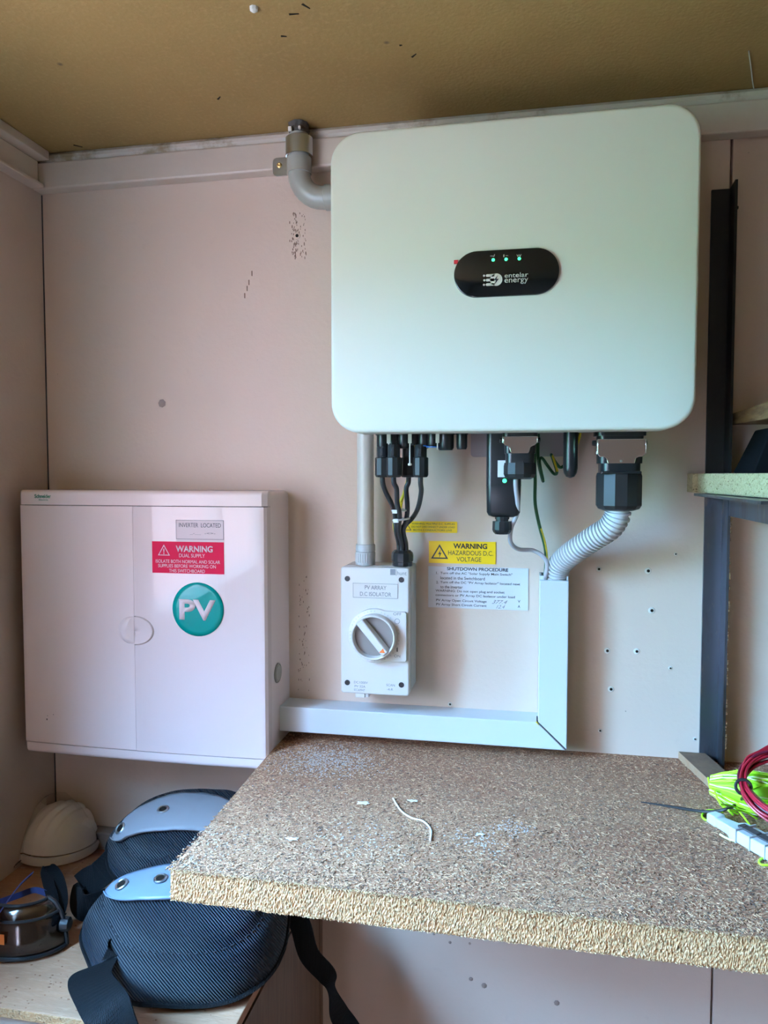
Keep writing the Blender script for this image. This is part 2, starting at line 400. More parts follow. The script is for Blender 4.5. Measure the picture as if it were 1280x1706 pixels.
# paint smears that overlap the ceiling's edge, and marks on it
b = MB()
for px, py, ln, wd, an in ((410, 246, .035, .005, .1), (350, 252, .05, .004, .05), (520, 232, .03, .008, .15), (140, 262, .03, .006, .4), (215, 260, .05, .004, .1), (465, 238, .02, .006, .2), (1240, 160, .06, .012, .1), (1180, 168, .06, .010, .12)):
    c = at(px, py, z=ZC); n = 14
    b.prism([(0, 0)]*3, 0, 0) if False else None
    top = []
    for k in range(n):
        a = 2*PI*k/n; rr = 1+.35*noise.noise(Vector((k*1.3, px, 0)))
        dx, dy = math.cos(a)*ln/2*rr, math.sin(a)*wd*rr
        top.append(Vector((c.x+dx*math.cos(an)-dy*math.sin(an), min(c.y+dx*math.sin(an)+dy*math.cos(an), -.0172), 0)))
    b.rings([[p+Vector((0, 0, ZC-.0004)) for p in top], [p+Vector((0, 0, ZC-.0014)) for p in top]])
o = b.build('paint_smear', 'trim', bpy.data.objects['ceiling'], smooth=0); o['kind'] = 'stuff'
b = MB()
for px, py, l, a in ((473, 60, .003, .3), (510, 10, .005, 1.0), (490, 23, .005, .1), (365, 163, .004, -.8), (668, 75, .0015, 0), (690, 92, .004, -.8), (130, 243, .006, .8)):
    c = at(px, py, z=ZC); d = Vector((math.cos(a), math.sin(a), 0))*l; n = Vector((-d.y, d.x, 0)).normalized()*.0012
    b.hexa([c+q+Vector((0, 0, k)) for k in (-.0006, -.0001) for q in (-d-n, d-n*.4, d+n*.4, -d+n)])
o = b.build('scuff', 'hole', bpy.data.objects['ceiling'], smooth=0); o['kind'] = 'stuff'
b = MB(); b.tube([at(1248, 85, z=ZC-.001), at(1252, 115, z=ZC-.001), at(1255, 140, z=ZC-.001), at(1260, 163, z=ZC-.001)], .0007, 5)
tag(b.build('cobweb', 'pale'), 'thin pale cobweb strand hanging along the ceiling above the right wall trim', 'cobweb')
b = MB(); c = at(423, 12, z=ZC)
b.lathe([(0, .0045), (.003, .004), (.005, .001)], (c.x, c.y, ZC-.0002), (0, 0, -1), 8)
tag(b.build('paint_flake', 'flake'), 'tiny bluish white paint flake stuck to the brown ceiling', 'paint flake')
# screw holes, marks on the back wall
lp = [o for o in bpy.data.objects if o.name == 'panel'][0]; rp = bpy.data.objects['panel.001']
for px, py, r in ((998, 948, .0022), (1080, 951, .0028), (1086, 1017, .0028), (1012, 1084, .0026), (1061, 1085, .0026), (1018, 1148, .0026), (1117, 1113, .0016), (1126, 923, .0014), (495, 393, .0032), (750, 1173, .002), (1000, 1217, .0018), (1158, 1231, .0016)):
    c = at(px, py, y=0)
    b = MB(); b.lathe([(0, r*1.55), (.0006, r*1.4), (.0009, r*.8), (.0009, r*.7)], c+Vector((0, -.00005, 0)), (0, -1, 0), 14)
    h = b.build('screw_hole', 'paintchip' if py > 500 else 'wall', lp)
    b = MB(); b.lathe([(0, r*.75), (.0012, r*.72)], c+Vector((r*.1, 0, 0)), (0, -1, 0), 10); b.build('drilled_centre', 'hole', h)
b = MB(); RR = random.Random(3)
for k in range(90):
    px = RR.gauss(490, 3) if k % 2 else RR.uniform(486, 511); py = RR.uniform(354, 430); s = RR.uniform(.0004, .0012)
    c = at(px, py, y=-.0001); b.box(c.x-s*.5, c.x+s*.5, -.0004, .0001, c.z-s*RR.uniform(1, 3), c.z+s)
for k in range(60):
    px = RR.uniform(495, 517); py = RR.uniform(960, 1160); s = RR.uniform(.0003, .0009)
    c = at(px, py, y=-.0001); b.box(c.x-s*.5, c.x+s*.5, -.0004, .0001, c.z-s*RR.uniform(1, 3), c.z+s)
for px, py in ((415, 470), (412, 480), (408, 492), (420, 455)):
    c = at(px, py, y=0); b.box(c.x-.0008, c.x+.0006, -.0004, .0001, c.z-.004, c.z+.003)
o = b.build('scrape', mat('scrape brown', (.22, .13, .09), .9), lp, smooth=0); o['kind'] = 'stuff'
for px, py, s in ((270, 672, .006), (807, 1642, .004), (785, 1631, .003), (928, 1671, .004), (723, 1556, .002), (750, 1570, .0022), (783, 1572, .0018)):
    c = at(px, py, y=0); b = MB(); b.lathe([(0, s), (.0006, s*.7), (.0008, s*.2)], c, (0, -1, 0), 7)
    b.build('blemish', mat('blemish', (.30, .21, .17), .9), lp)

# ============================================================ inverter
IX0, IX1, IZ0, IZ1 = -.229, .1765, 1.5485, 1.8932
inv = thing('inverter', 'large white wall-mounted solar inverter with rounded corners and black display strip', 'inverter', ((IX0+IX1)/2, 0, IZ0))
MB().prism(rrect(IX0, IX1, IZ0, IZ1, .035, 12), -.112, -.15, .004, 4).build('front_cover', 'cover', inv)
MB().box(-.192, .15, -.112, -.02, IZ0+.004, IZ1-.012).build('housing', 'grey_body', inv, bevel=.004)
MB().prism(rrect(-.075, .06, 1.523, 1.60, .004), -.001, -.012, 0).build('mounting_plate', 'pattress', inv)
MB().box(-.12, .11, -.019, -.001, 1.70, 1.86).build('wall_bracket', 'zinc', inv)
dp = MB().prism(rrect(-.0844, .0313, 1.6983, 1.7492, .0254, 14), -.1495, -.1535, .001, 2).build('display_panel', 'gloss_black', inv)
yd = -.1536
for px, py in ((822, 433), (843.5, 432), (865.5, 431)):
    c = at(px, py, y=yd); MB().lathe([(0, .0018), (.0005, .0017), (.0007, .001)], c, (0, -1, 0), 14).build('lamp', 'led', dp)
for s, px in (('~/', 821), ('|-', 843), ('W', 865)):
    c = at(px, 426, y=yd); text(s, c.x-.0026, c.x+.0026, c.z, yd, 'pale', dp, 'icon', h=.0028)
a, b2 = at(841, 458, y=yd), at(882, 458, y=yd)
text('entelar', a.x, b2.x-.001, at(861, 458, y=yd).z, yd, 'pale', dp, bold=.004, h=.0050)
text('energy', a.x, b2.x-.001, at(861, 468.5, y=yd).z, yd, 'pale', dp, bold=.004, h=.0062)
b = MB(); c = at(827, 466, y=yd); b.prism(circ(c.x, c.z, .0068, 28), yd, yd-.0003)
for k, (dz, l) in enumerate(((.005, .010), (.0, .0105), (-.005, .010))):
    b.prism(rrect(c.x-.0115, c.x-.002, c.z+dz-.0014, c.z+dz+.0014, .0013, 4), yd, yd-.0003)
    b.prism(circ(c.x-.0135-(0 if k != 1 else -.0004), c.z+dz, .0012, 10), yd, yd-.0003)
b.build('emblem', 'pale', dp)
b = MB(); b.prism([(c.x+.0018, c.z+.0048), (c.x-.0028, c.z-.0006), (c.x-.0002, c.z-.0006), (c.x-.0018, c.z-.0052), (c.x+.003, c.z+.0008), (c.x+.0003, c.z+.0008)], yd-.0003, yd-.0006)
b.build('bolt_mark', 'ink', dp)
c = at(760, 437, y=-.151); b = MB(); b.box(c.x-.0022, c.x+.0022, -.1525, -.150, c.z-.0018, c.z+.0022); b.build('red_tape', 'red', inv)
c = at(549, 603, y=-.08); b = MB(); b.lathe([(0, .007), (.05, .007), (.052, .006)], (-.19, -.08, c.z), (-1, 0, 0), 14); b.build('switch_knob', 'black', inv)
def socket(cx, z1, r, y=-.085, name='socket', m='black', parent=inv):
    b = MB(); b.lathe([(0, r), (.006, r), (.006, r*.86), (IZ0+.006-z1-.003, r*.86), (IZ0+.006-z1, r*.7)], (cx, y, IZ0+.006), (0, 0, -1), 14); return b.build(name, m, parent)
for cx, z1, r in ((-.1795, 1.532, .009), (-.1655, 1.532, .009), (-.153, 1.532, .009), (-.128, 1.532, .009), (-.1405, 1.536, .0085), (-.116, 1.5335, .0095)): socket(cx, z1, r)
socket(-.1003, 1.5295, .0118, name='sealed_socket'); socket(-.0805, 1.5305, .008, name='sealed_socket')
b = MB()
b.lathe([(0, .0098), (.0012, .0098)], (-.1285, -.085, 1.5355), (0, 0, -1), 16); b.lathe([(0, .0098), (.0012, .0098)], (-.115, -.087, 1.534), (0, 0, -1), 16); b.build('blue_ring', 'blue', inv)
for cx in (-.1695, -.143, -.109):
    b = MB(); b.box(cx-.0022, cx+.0022, -.099, -.0965, 1.538, IZ0+.004); b.cyl((cx, -.0977, 1.538), (cx, -.0977, 1.512 if cx < -.12 else 1.53), .0009, 6)
    if cx < -.12: b.lathe([(0, .002), (.0016, .0026), (.003, .002)], (cx, -.0977, 1.5135), (0, 0, -1), 8)
    b.build('release_pin', 'pale', inv)
# antenna
b = MB(); b.lathe([(0, .0088), (.044, .0088), (.050, .0078), (.0545, .005), (.0562, .001)], (.0497, -.08, IZ0+.003), (0, 0, -1), 20)
tag(b.build('antenna', 'black'), 'black stub antenna hanging under the inverter between both chrome-clipped connectors', 'antenna')

# ------------------------------------------------------------ data dongle
dg = thing('data_dongle', 'black plug-in data dongle with green light and white tag under the inverter', 'dongle', (-.03, -.08, 1.447))
b = MB(); yb = -.078
def slab(z, w, d): return [(p[0], yb-.0+ (p[1]), z) for p in rrect(-.0295-w, -.0295+w, -d, d, min(w, d)*.55, 5)]
b.rings([slab(z, w, d) for z, w, d in ((1.4475, .013, .006), (1.4495, .018, .0095), (1.4535, .0202, .0115), (1.486, .021, .012), (1.4862, .0213, .0122), (1.4868, .0213, .0122), (1.487, .021, .012), (1.549, .021, .012))])
b.build('case', 'black', dg)
b = MB(); b.lathe([(0, .009), (.003, .009), (.003, .0078), (.0055, .0078), (.0055, .0118), (.016, .0122), (.019, .011), (.0215, .0085)], (-.031, yb, 1.4478), (0, 0, -1), 12); b.build('cable_gland', 'black', dg, smooth=20)
c0, c1 = at(829.5, 767, y=-.0905), at(841, 795, y=-.0905)
dt = MB().box(c0.x, c1.x+.003, -.0907, -.0899, c1.z, c0.z).build('tag', 'white', dg, smooth=0)
text('LINK', (c0.x+c1.x)/2-.006, (c0.x+c1.x)/2+.006, (c0.z+c1.z)/2, -.0908, 'ink', dt, rot=PI/2, h=.004) if False else None
c = at(841, 801, y=-.0903); MB().lathe([(0, .0026), (.0006, .0024), (.001, .0012)], c, (0, -1, 0), 14).build('lamp', 'led', dg)

# ------------------------------------------------------------ clipped connectors
def connector(name, label, cx, y, s, w_body, z_top, z_nut0, z_nut1, r_nut, clipw, clip_z, tab_z, root_z):
    t = thing(name, label, 'connector', (cx, y, root_z))
    d = w_body*.62
    b = MB()
    def ring(z, w, dd): return [(p[0], y+p[1], z) for p in rrect(cx-w, cx+w, -dd, dd, min(w, dd)*.5, 5)]
    b.rings([ring(z, w, dd) for z, w, dd in ((z_nut0-.002, r_nut*.86, r_nut*.8), (z_nut0+.009, r_nut*.86, r_nut*.8), (z_nut0+.009, w_body*.92, d*.95), (z_top-.007, w_body*.96, d), (z_top-.007, w_body*1.06, d*1.06), (z_top, w_body*1.06, d*1.06))])
    b.build('plug_body', 'black', t)
    b = MB(); n = 24
    rs = []
    for h, r in ((0, r_nut*.84), (.002, r_nut*.84), (.002, r_nut*.96), (.006, r_nut*1.0), (z_nut0-z_nut1-.006, r_nut*1.0), (z_nut0-z_nut1-.002, r_nut*.9), (z_nut0-z_nut1, r_nut*.68)):
        rs.append([(cx+math.cos(2*PI*i/n)*r*(1.0 if i % 2 else .965), y+math.sin(2*PI*i/n)*r*(1.0 if i % 2 else .965), z_nut0-h) for i in range(n)])
    b.rings(rs); b.build('clamping_nut', 'blackm', t, smooth=15)
    yf = y-d*1.06-.001; b = MB(); zt, zm, zb = clip_z[1], clip_z[0], tab_z
    hw = clipw/2; tw = hw*.58
    out = [(cx-hw, zt), (cx+hw, zt), (cx+hw, zm+.003), (cx+hw-.003, zm), (cx+tw+.004, zm), (cx+tw+.001, zm-.002), (cx+tw, zm-.006), (cx+tw-.001, zb+.002), (cx+tw-.003, zb), (cx-tw+.003, zb), (cx-tw+.001, zb+.002), (cx-tw, zm-.006), (cx-tw-.001, zm-.002), (cx-tw-.004, zm), (cx-hw+.003, zm), (cx-hw, zm+.003)]
    b.prism(out[::-1], yf+.001, yf-.0006)
    for sgn in (-1, 1): b.box(min(cx+sgn*hw, cx+sgn*(hw+.0012)), max(cx+sgn*hw, cx+sgn*(hw+.0012)), yf, y+.004, zm+.003, zt)
    b.build('latch', 'chrome', t, smooth=20, bevel=.0006)
    for sgn in (-1, 1): MB().lathe([(0, .0035), (.003, .0032), (.0035, .002)], (cx+sgn*(hw+.001), y, zt-.004), (sgn, 0, 0), 10).build('latch_pivot', 'black', t)
    return t, yf
t1, yf1 = connector('data_connector', 'smaller black connector with chrome clip beside the data dongle', -.010, -.098, 1, .0195, 1.5505, 1.5155, 1.494, .0195, .039, (1.5335, 1.5445), 1.523, 1.494)
t2, yf2 = connector('mains_connector', 'big black connector with wide chrome clip above the corrugated hose', .1045, -.092, 1, .027, 1.5515, 1.5035, 1.4575, 0.0262, .053, (1.520, 1.5405), 1.5075, 1.4575)
b = MB(); b.lathe([(0, .0014), (.001, .001)], (.1045, yf2-.0006, 1.515), (0, -1, 0), 8); b.build('rivet', 'zinc', t2)
b = MB(); b.box(.1045-.022, .1045+.022, -.118, -.07, 1.5005, 1.5035); b.build('collar', 'black', t2, bevel=.001)

# corrugated hose
pts = [(.1045, -.091, 1.462), (.1035, -.089, 1.45), (.096, -.083, 1.436), (.081, -.072, 1.424), (.062, -.056, 1.408), (.047, -.038, 1.393), (.039, -.028, 1.380), (.0362, -.023, 1.362), (.0358, -.0205, 1.34)]
P = spline([Vector(p) for p in pts], 40, False)
dist = [0]
for i in range(1, len(P)): dist.append(dist[-1]+(P[i]-P[i-1]).length)
tot = dist[-1]; N = 34*7; Q = []; j = 0
for k in range(N+1):
    s = tot*k/N
    while j < len(P)-2 and dist[j+1] < s: j += 1
    u = (s-dist[j])/max(dist[j+1]-dist[j], 1e-9); Q.append(P[j].lerp(P[j+1], u))
b = MB(); rs = []; prev = None
for i, p in enumerate(Q):
    t_ = (Q[min(i+1, N)]-Q[max(i-1, 0)]).normalized(); u = t_.orthogonal().normalized() if prev is None else (prev-t_*prev.dot(t_)).normalized(); prev = u; v = t_.cross(u)
    ph = (i % 7)/7; rr = .0152 if .15 < ph < .7 else .0124
    rs.append([p+(u*math.cos(2*PI*k/24)+v*math.sin(2*PI*k/24))*rr for k in range(24)])
b.rings(rs)
tag(b.build('corrugated_hose', 'hose', smooth=60), 'pale grey corrugated hose bending down from big connector into the trunking', 'hose')

# grey data cable, earth wires
b = MB(); b.tube([(-.0145, -.098, 1.497), (-.0145, -.098, 1.485), at(863, 850, y=-.085), at(852, 880, y=-.075), at(851, 903, y=-.06), at(864, 915, y=-.045), at(888, 917, y=-.035), at(905, 927, y=-.036), at(912, 942, y=-.0355), (.0208, -.0332, 1.358), (.0208, -.0332, 1.34)], .0028, 10)
tag(b.build('data_cable', 'greycable'), 'thin grey cable looping from the smaller connector to the trunking', 'cable')
t = thing('earth_wire', 'green and yellow earth wire hanging from the inverter into the trunking', 'wire', (.015, -.05, 1.40))
ep = [(.008, -.07, 1.551), at(891, 770, y=-.065), at(892, 800, y=-.06), at(892, 840, y=-.055), at(900, 880, y=-.042), at(908, 910, y=-.028), at(910, 938, y=-.012), (.0208, -.0062, 1.35)]
b = MB(); b.tube(ep, .0021, 8); b.build('wire', 'green', t)
b = MB(); b.tube([Vector(ep[i])+Vector((.0009, -.0008, 0)) for i in range(4, 8)], .0015, 8); b.build('yellow_stripe', 'yellow', t)
t = thing('coiled_earth_wire', 'short coil of green and yellow wire zigzagging behind the antenna', 'wire', (.02, -.03, 1.50))
zz = [(.012, -.035, 1.551)]+[at(px, py, y=yy) for px, py, yy in ((897, 766, -.035), (903, 795, -.03), (905, 800, -.035), (899, 770, -.04), (903, 763, -.035), (912, 775, -.03), (923, 789, -.035), (928, 786, -.04), (921, 763, -.035), (919, 758, -.03), (927, 772, -.025), (937, 778, -.02), (955, 755, -.02), (965, 728, -.02), (966, 712, -.02))]
b = MB(); b.tube(zz, .002, 8); b.build('wire', 'green', t)
b = MB()
for i0, i1 in ((1, 3), (8, 10), (13, 15)): b.tube([Vector(zz[i])+Vector((.0006, -.0010, 0)) for i in range(i0, i1+1)], .00165, 8)
b.build('yellow_stripe', 'yellow', t)

# ------------------------------------------------------------ isolator
X0, X1, Z0, Z1, YI = -.2413, -.150, 1.2103, 1.3784, -.058
iso = thing('isolator_switch', 'white rotary isolator switch box with round dial below the inverter', 'switch', ((X0+X1)/2, 0, Z0))
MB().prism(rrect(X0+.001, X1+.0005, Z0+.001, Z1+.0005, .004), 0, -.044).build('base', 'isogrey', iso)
MB().prism(rrect(X0, X1, Z0, Z1, .0035), -.0445, YI, .0018, 3).build('lid', 'isowhite', iso)
for px, py in ((579, 964), (669, 966), (579, 1137), (669, 1141)):
    c = at(px, py, y=YI); b = MB(); b.lathe([(0, .0036), (.0005, .0036), (.0005, .0028), (.0001, .0026)], c, (0, -1, 0), 16); b.build('screw', 'black', iso)
CX, CZ = -.1945, 1.2895
b = MB(); pl = [p for p in circ(CX, CZ, .0355, 48) if p[0] < CX+.016]
pl.sort(key=lambda p: math.atan2(p[1]-CZ, p[0]-CX) % (2*PI))
hi = [p for p in pl if p[1] > CZ]; lo = [p for p in pl if p[1] <= CZ]
out = hi+lo+[(-.1545, CZ-.033), (-.1525, CZ-.031), (-.1525, CZ+.031), (-.1545, CZ+.033)]
out = sorted(hi, key=lambda p: p[0], reverse=True)+sorted(lo, key=lambda p: p[0])+[(-.1545, CZ-.0325), (-.1525, CZ-.0305), (-.1525, CZ+.0305), (-.1545, CZ+.0325)]
b.prism(out, YI+.0005, YI-.006, .0012, 2); b.build('dial_plate', 'isowhite', iso)
yp = YI-.006
b = MB()
for k in range(44):
    if k % 5: b.box(*[v for v in (CX+math.cos(k*PI/22)*.0325-.0008, CX+math.cos(k*PI/22)*.0325+.0008, yp-.0003, yp, CZ+math.sin(k*PI/22)*.0325-.0008, CZ+math.sin(k*PI/22)*.0325+.0008)])
b.build('scale_mark', 'isogrey', iso, smooth=0)['kind'] = 'stuff'
kn = MB().lathe([(0, .0298), (.011, .0292), (.012, .0282), (.0115, .0268), (.002, .0255), (.0008, .001)], (CX, yp, CZ), (0, -1, 0), 48).build('dial', 'isowhite', iso)
b = MB(); b.lathe([(0, .0256), (.0006, .0256)], (CX, yp-.0018, CZ), (0, -1, 0), 40); b.build('dial_recess', mat('dark recess plastic', (.20, .17, .155), .35), kn)  # disc darker than the rest of the dial
ang = math.radians(-50)
b = MB(); d = Vector((math.cos(ang), 0, math.sin(ang))); nn = Vector((-d.z, 0, d.x)); c = Vector((CX, yp, CZ))
L_, W_ = .0272, .0058
pts = []
for y_, k in ((-.001, 1.0), (-.0150, .86)):
    for sx_, sy_ in ((-1, -1), (1, -1), (1, 1), (-1, 1)): pts.append(c+d*L_*sx_*(1 if k == 1 else .97)+nn*W_*sy_*k+Vector((0, y_, 0)))
b.hexa(pts); hd = b.build('handle', 'isowhite', kn, bevel=.0015)
b = MB(); tcn_ = c+d*.0205+Vector((0, 0, 0)); q = [(tcn_.x+.0035, tcn_.z-.0025), (tcn_.x+.001, tcn_.z+.0035), (tcn_.x-.0042, tcn_.z-.0022)]
b.prism(q, yp-.0149, yp-.0153); b.build('arrow_mark', 'orange', kn)
def T(s, px0, px1, py, y, m, par, **k):
    a, b_ = at(px0, py, y=y), at(px1, py, y=y); return text(s, a.x, b_.x, (a.z+b_.z)/2, y, m, par, **k)
T('OFF', 655.5, 669, 1023, yp, 'inkgrey', iso, h=.0036); T('ON', 657, 667, 1093, yp, 'inkgrey', iso, h=.0036); T('I', 661, 663, 1082, yp, 'ink', iso, h=.006)
c = at(662, 1035, y=yp); b = MB(); b.tube([c+Vector((math.cos(k*PI/8)*.0032, 0, math.sin(k*PI/8)*.0032)) for k in range(16)], .0003, 5, 2, close=True)
ob = b.build('off_mark', 'inkgrey', iso)
a, c = at(588.5, 971, y=YI), at(663, 997.5, y=YI)
pl_ = MB().box(a.x, c.x, YI-.0006, YI, c.z, a.z).build('name_plate', 'isowhite', iso, smooth=0); frame_lines(a.x, c.x, c.z, a.z, YI-.0006, .0004, 'inkgrey', pl_)
T('PV ARRAY', 608, 644, 979, YI-.0007, 'inkgrey', pl_, h=.0052); T('D.C ISOLATOR', 600, 652, 990, YI-.0007, 'inkgrey', pl_, h=.0052)
b = MB(); a, c = at(650.5, 948, y=YI), at(659, 958, y=YI); b.box(a.x, c.x, YI-.0003, YI, c.z, a.z); b.box(c.x+.0008, c.x+.0012, YI-.0003, YI, c.z-.001, a.z); b.build('logo_block', 'inkgrey', iso, smooth=0)
T('hunt', 662, 677.5, 955, YI, 'inkgrey', iso, h=.0052)
for s, px0, px1, py in (('DC1000V', 590, 613, 1137), ('PV 32A', 591, 609, 1143.5), ('IEC60947', 590, 608, 1149.5), ('SCAN', 644, 658, 1141.5), ('-4-R', 645, 655, 1148.5)): T(s, px0, px1, py, YI, 'inkgrey', iso, h=.0031)
b = MB(); a = at(594, 1157, y=-.05); b.box(a.x, a.x+.013, -.056, -.03, Z0-.006, Z0+.002); b.build('drain_tab', 'isowhite', iso, bevel=.001)
b = MB(); b.box(a.x+.0132, a.x+.018, -.055, -.035, Z0-.005, Z0+.002); b.build('drain_plug', 'isogrey', iso, bevel=.0006)
gx, gy = -.163, -.034
b = MB(); b.lathe([(0, .0135), (.005, .0135), (.005, .0112), (.0065, .0112), (.0065, .0145), (.014, .0148), (.0175, .014), (.021, .0105), (.021, .009), (.017, .009)], (gx, gy, Z1+.0003), (0, 0, 1), 12); b.build('cable_gland', 'black', iso, smooth=20)

# conduit from isolator up behind the inverter, elbow to the ceiling
cy = -.036; cx = -.2125
cp = thing('conduit_pipe', 'cream vertical conduit pipe between the isolator switch and inverter', 'pipe', (cx, cy, Z1+.001))
b = MB(); b.lathe([(0, .0112), (.452-.012, .0112)], (cx, cy, 1.405), (0, 0, 1), 28); b.build('pipe', 'conduit', cp)
b = MB(); b.lathe([(0, .0132), (.017, .0132), (.0175, .0122), (.0185, .0122), (.0185, .0132), (.026, .0130), (.0275, .012)], (cx, cy, Z1+.0012), (0, 0, 1), 28); b.build('coupler', 'coupler', cp)
b = MB()
for k in range(9):
    a = -PI*.95+k*.22; b.box(cx+math.cos(a)*.0131-.0006, cx+math.cos(a)*.0131+.0006, cy+math.sin(a)*.0131-.0006, cy+math.sin(a)*.0131+.0006, 1.383, 1.395)
b.build('coupler_rib', 'coupler', cp, smooth=0)['kind'] = 'stuff'
pc = thing('drain_elbow_pipe', 'grey elbow pipe running from the ceiling behind the inverter top corner', 'pipe', (-.302, cy, 1.90))
ex, ez = -.302, 1.864; Rb = .034
b = MB(); b.lathe([(0, .0128), (.05, .0128)], (ex, cy, 1.948), (0, 0, -1), 28); b.build('pipe', 'pvc', pc)
b = MB(); RR = random.Random(2)
rs = []
for h, r0 in ((0, .0120), (.004, .0135), (.0085, .0120), (.0148, .0135)):
    rs.append([(ex+math.cos(2*PI*i/22)*r0*(1+RR.uniform(-.14, .14)), cy+.001+math.sin(2*PI*i/22)*r0*(1+RR.uniform(-.1, .1)), 1.9475+h+(RR.uniform(-.0012, .0012) if 0 < h < .012 else 0)) for i in range(22)])
b.rings(rs); b.build('torn_sealant', mat('dark sealant', (.07, .055, .045), .9), pc, smooth=0)
b = MB(); b.box(ex-.010, ex-.005, cy-.0165, cy-.013, 1.9465, 1.953); b.box(ex+.004, ex+.007, cy-.0165, cy-.013, 1.948, 1.9525); b.build('paint_blob', 'flake', pc, bevel=.001, smooth=0)['kind'] = 'stuff'
b = MB()
path = [Vector((ex, cy, 1.917)), Vector((ex, cy, 1.906)), Vector((ex, cy, ez+Rb))]
for k in range(1, 9):
    a = PI/2*k/8; path.append(Vector((ex+Rb*(1-math.cos(a)), cy, ez+Rb-Rb*math.sin(a))))
path.append(Vector((-.245, cy, ez)))
b.tube(path, .0148, 24, 1)
b.build('elbow', 'pvc', pc)
b = MB(); b.lathe([(0, .0152), (.0006, .0164), (.0205, .0164), (.021, .0152)], (ex, cy, 1.918), (0, 0, -1), 28); b.build('socket_rim', 'pvc', pc)
b = MB(); b.lathe([(0, .0152), (.0006, .0164), (.03, .0164)], (ex+Rb+.002, cy, ez), (1, 0, 0), 28); b.build('socket_rim', 'pvc', pc)
# saddle clip
sd = thing('pipe_saddle', 'small zinc saddle clip holding the grey elbow pipe to the trim', 'pipe clip', (-.33, -.023, 1.915))
b = MB(); rs = []
for k in range(25):
    a = PI*k/24; ca, sa = math.cos(a), math.sin(a)
    rs.append([(ex-ca*r_, cy+.002-sa*r_*1.0, z) for r_, z in ((.0168, 1.9205), (.0182, 1.9205), (.0182, 1.9435), (.0168, 1.9435))])
b.rings(rs); b.build('strap', 'zinc', sd)
b = MB(); b.prism(rrect(-.343, -.3185, 1.902, 1.926, .006, 5), -.0222, -.0237); b.box(-.3195, -.3183, -.036, -.0222, 1.904, 1.925); b.build('tab', 'zinc', sd)
b = MB(); b.lathe([(0, .0036), (.001, .0034), (.002, .0018), (.0015, .001)], (-.3335, -.0238, 1.916), (0, -1, 0), 12); b.build('screw', 'brass', sd)

# ------------------------------------------------------------ PV cables
def plug(t, x, y, z_top, z_bot):
    b = MB(); b.lathe([(0, .0072), (.004, .0078), (.016, .0078), (.0175, .0068), (.0185, .0068), (.0185, .0088), (.020, .0088)], (x, y, z_top), (0, 0, -1), 12); b.build('plug', 'black', t, smooth=20)
    b = MB(); n = 20; rs = []
    for h, r in ((0, .0085), (.001, .0098), (.022, .0098), (.0245, .0085), (.025, .006)):
        rs.append([(x+math.cos(2*PI*i/n)*r*(1 if i % 2 else .93), y+math.sin(2*PI*i/n)*r*(1 if i % 2 else .93), z_bot+.0255-h) for i in range(n)])
    b.rings(rs); b.build('plug_nut', 'blackm', t, smooth=15)
    b = MB(); b.box(x-.0022, x+.0022, y-.0092, y-.006, z_top-.014, z_top-.004); b.build('plug_latch', 'black', t, bevel=.0006)
tie = at(667, 858, y=-.06)
def pv(label, x, y, mid, gxo, gyo, name='solar_cable'):
    t = thing(name, label, 'cable', (x, y, 1.43))
    plug(t, x, y, 1.5365, 1.4955)
    b = MB(); b.tube([(x, y, 1.505), (x, y, 1.49)]+mid+[(gx+gxo, gy+gyo, 1.408), (gx+gxo, gy+gyo, 1.392)], .0031, 10); b.build('wire', 'cable', t)
C0 = at(666, 884, y=-.048)
def O(dx, dy): return C0+Vector((dx, dy, 0))
pv('black solar cable from the leftmost plug beside the conduit', -.1795, -.085, [at(643, 820, y=-.08), at(652, 838, y=-.073), at(658, 856, y=-.052), O(-.0048, 0)], -.0048, 0)
pv('black solar cable dropping straight from the second plug', -.1630, -.098, [at(661, 815, y=-.094), at(662, 838, y=-.086), at(666, 858, y=-.080), O(0, -.0048)], 0, -.0048)
pv('black solar cable from the third plug with the straight long drop', -.1482, -.076, [at(677, 815, y=-.075), at(679, 845, y=-.070), at(677, 866, y=-.062), O(.0048, 0)], .0048, 0)
pv('black solar cable looping widest from the rightmost plug', -.131, -.0885, [at(702, 820, y=-.082), at(697, 845, y=-.072), at(688, 862, y=-.044), at(676, 874, y=-.036), O(0, .0048)], 0, .0048)
t = thing('yellow_cable', 'thin yellow cable passing behind the black solar cables', 'cable', (-.165, -.05, 1.43))
b = MB(); b.tube([(-.150, -.06, 1.551), at(686, 780, y=-.06), at(676, 815, y=-.055), at(666, 838, y=-.05), at(659, 858, y=-.045), at(657, 880, y=-.04), (gx-.0052, gy+.0052, 1.405), (gx-.0052, gy+.0052, 1.392)], .0017, 8); b.build('wire', 'ywire', t)
b = MB(); b.tube([(-.142, -.055, 1.551), at(681, 790, y=-.06), at(673, 822, y=-.055), at(668, 845, y=-.035), at(666, 880, y=-.026), (gx+.0052, gy+.0052, 1.405), (gx+.0052, gy+.0052, 1.392)], .0017, 8); b.build('wire', 'ywire', t)
for px, py, a, lb in ((667, 850, .1, 'upper white cable tie round the bundle of black solar cables'), (669, 865, .35, 'lower white cable tie round the bundle of black solar cables')):
    c = at(px, py, y=-.062); b = MB()
    b.tube([c+Vector((math.cos(k*PI/6)*.0098, math.sin(k*PI/6)*.0215, math.cos(k*PI/6)*.0012*a*3)) for k in range(12)], .0014, 6, 3, close=True); b.box(c.x-.006, c.x+.000, c.y-.0245, c.y-.0195, c.z-.003, c.z+.0015)
    tag(b.build('cable_tie', 'white'), lb, 'cable tie')

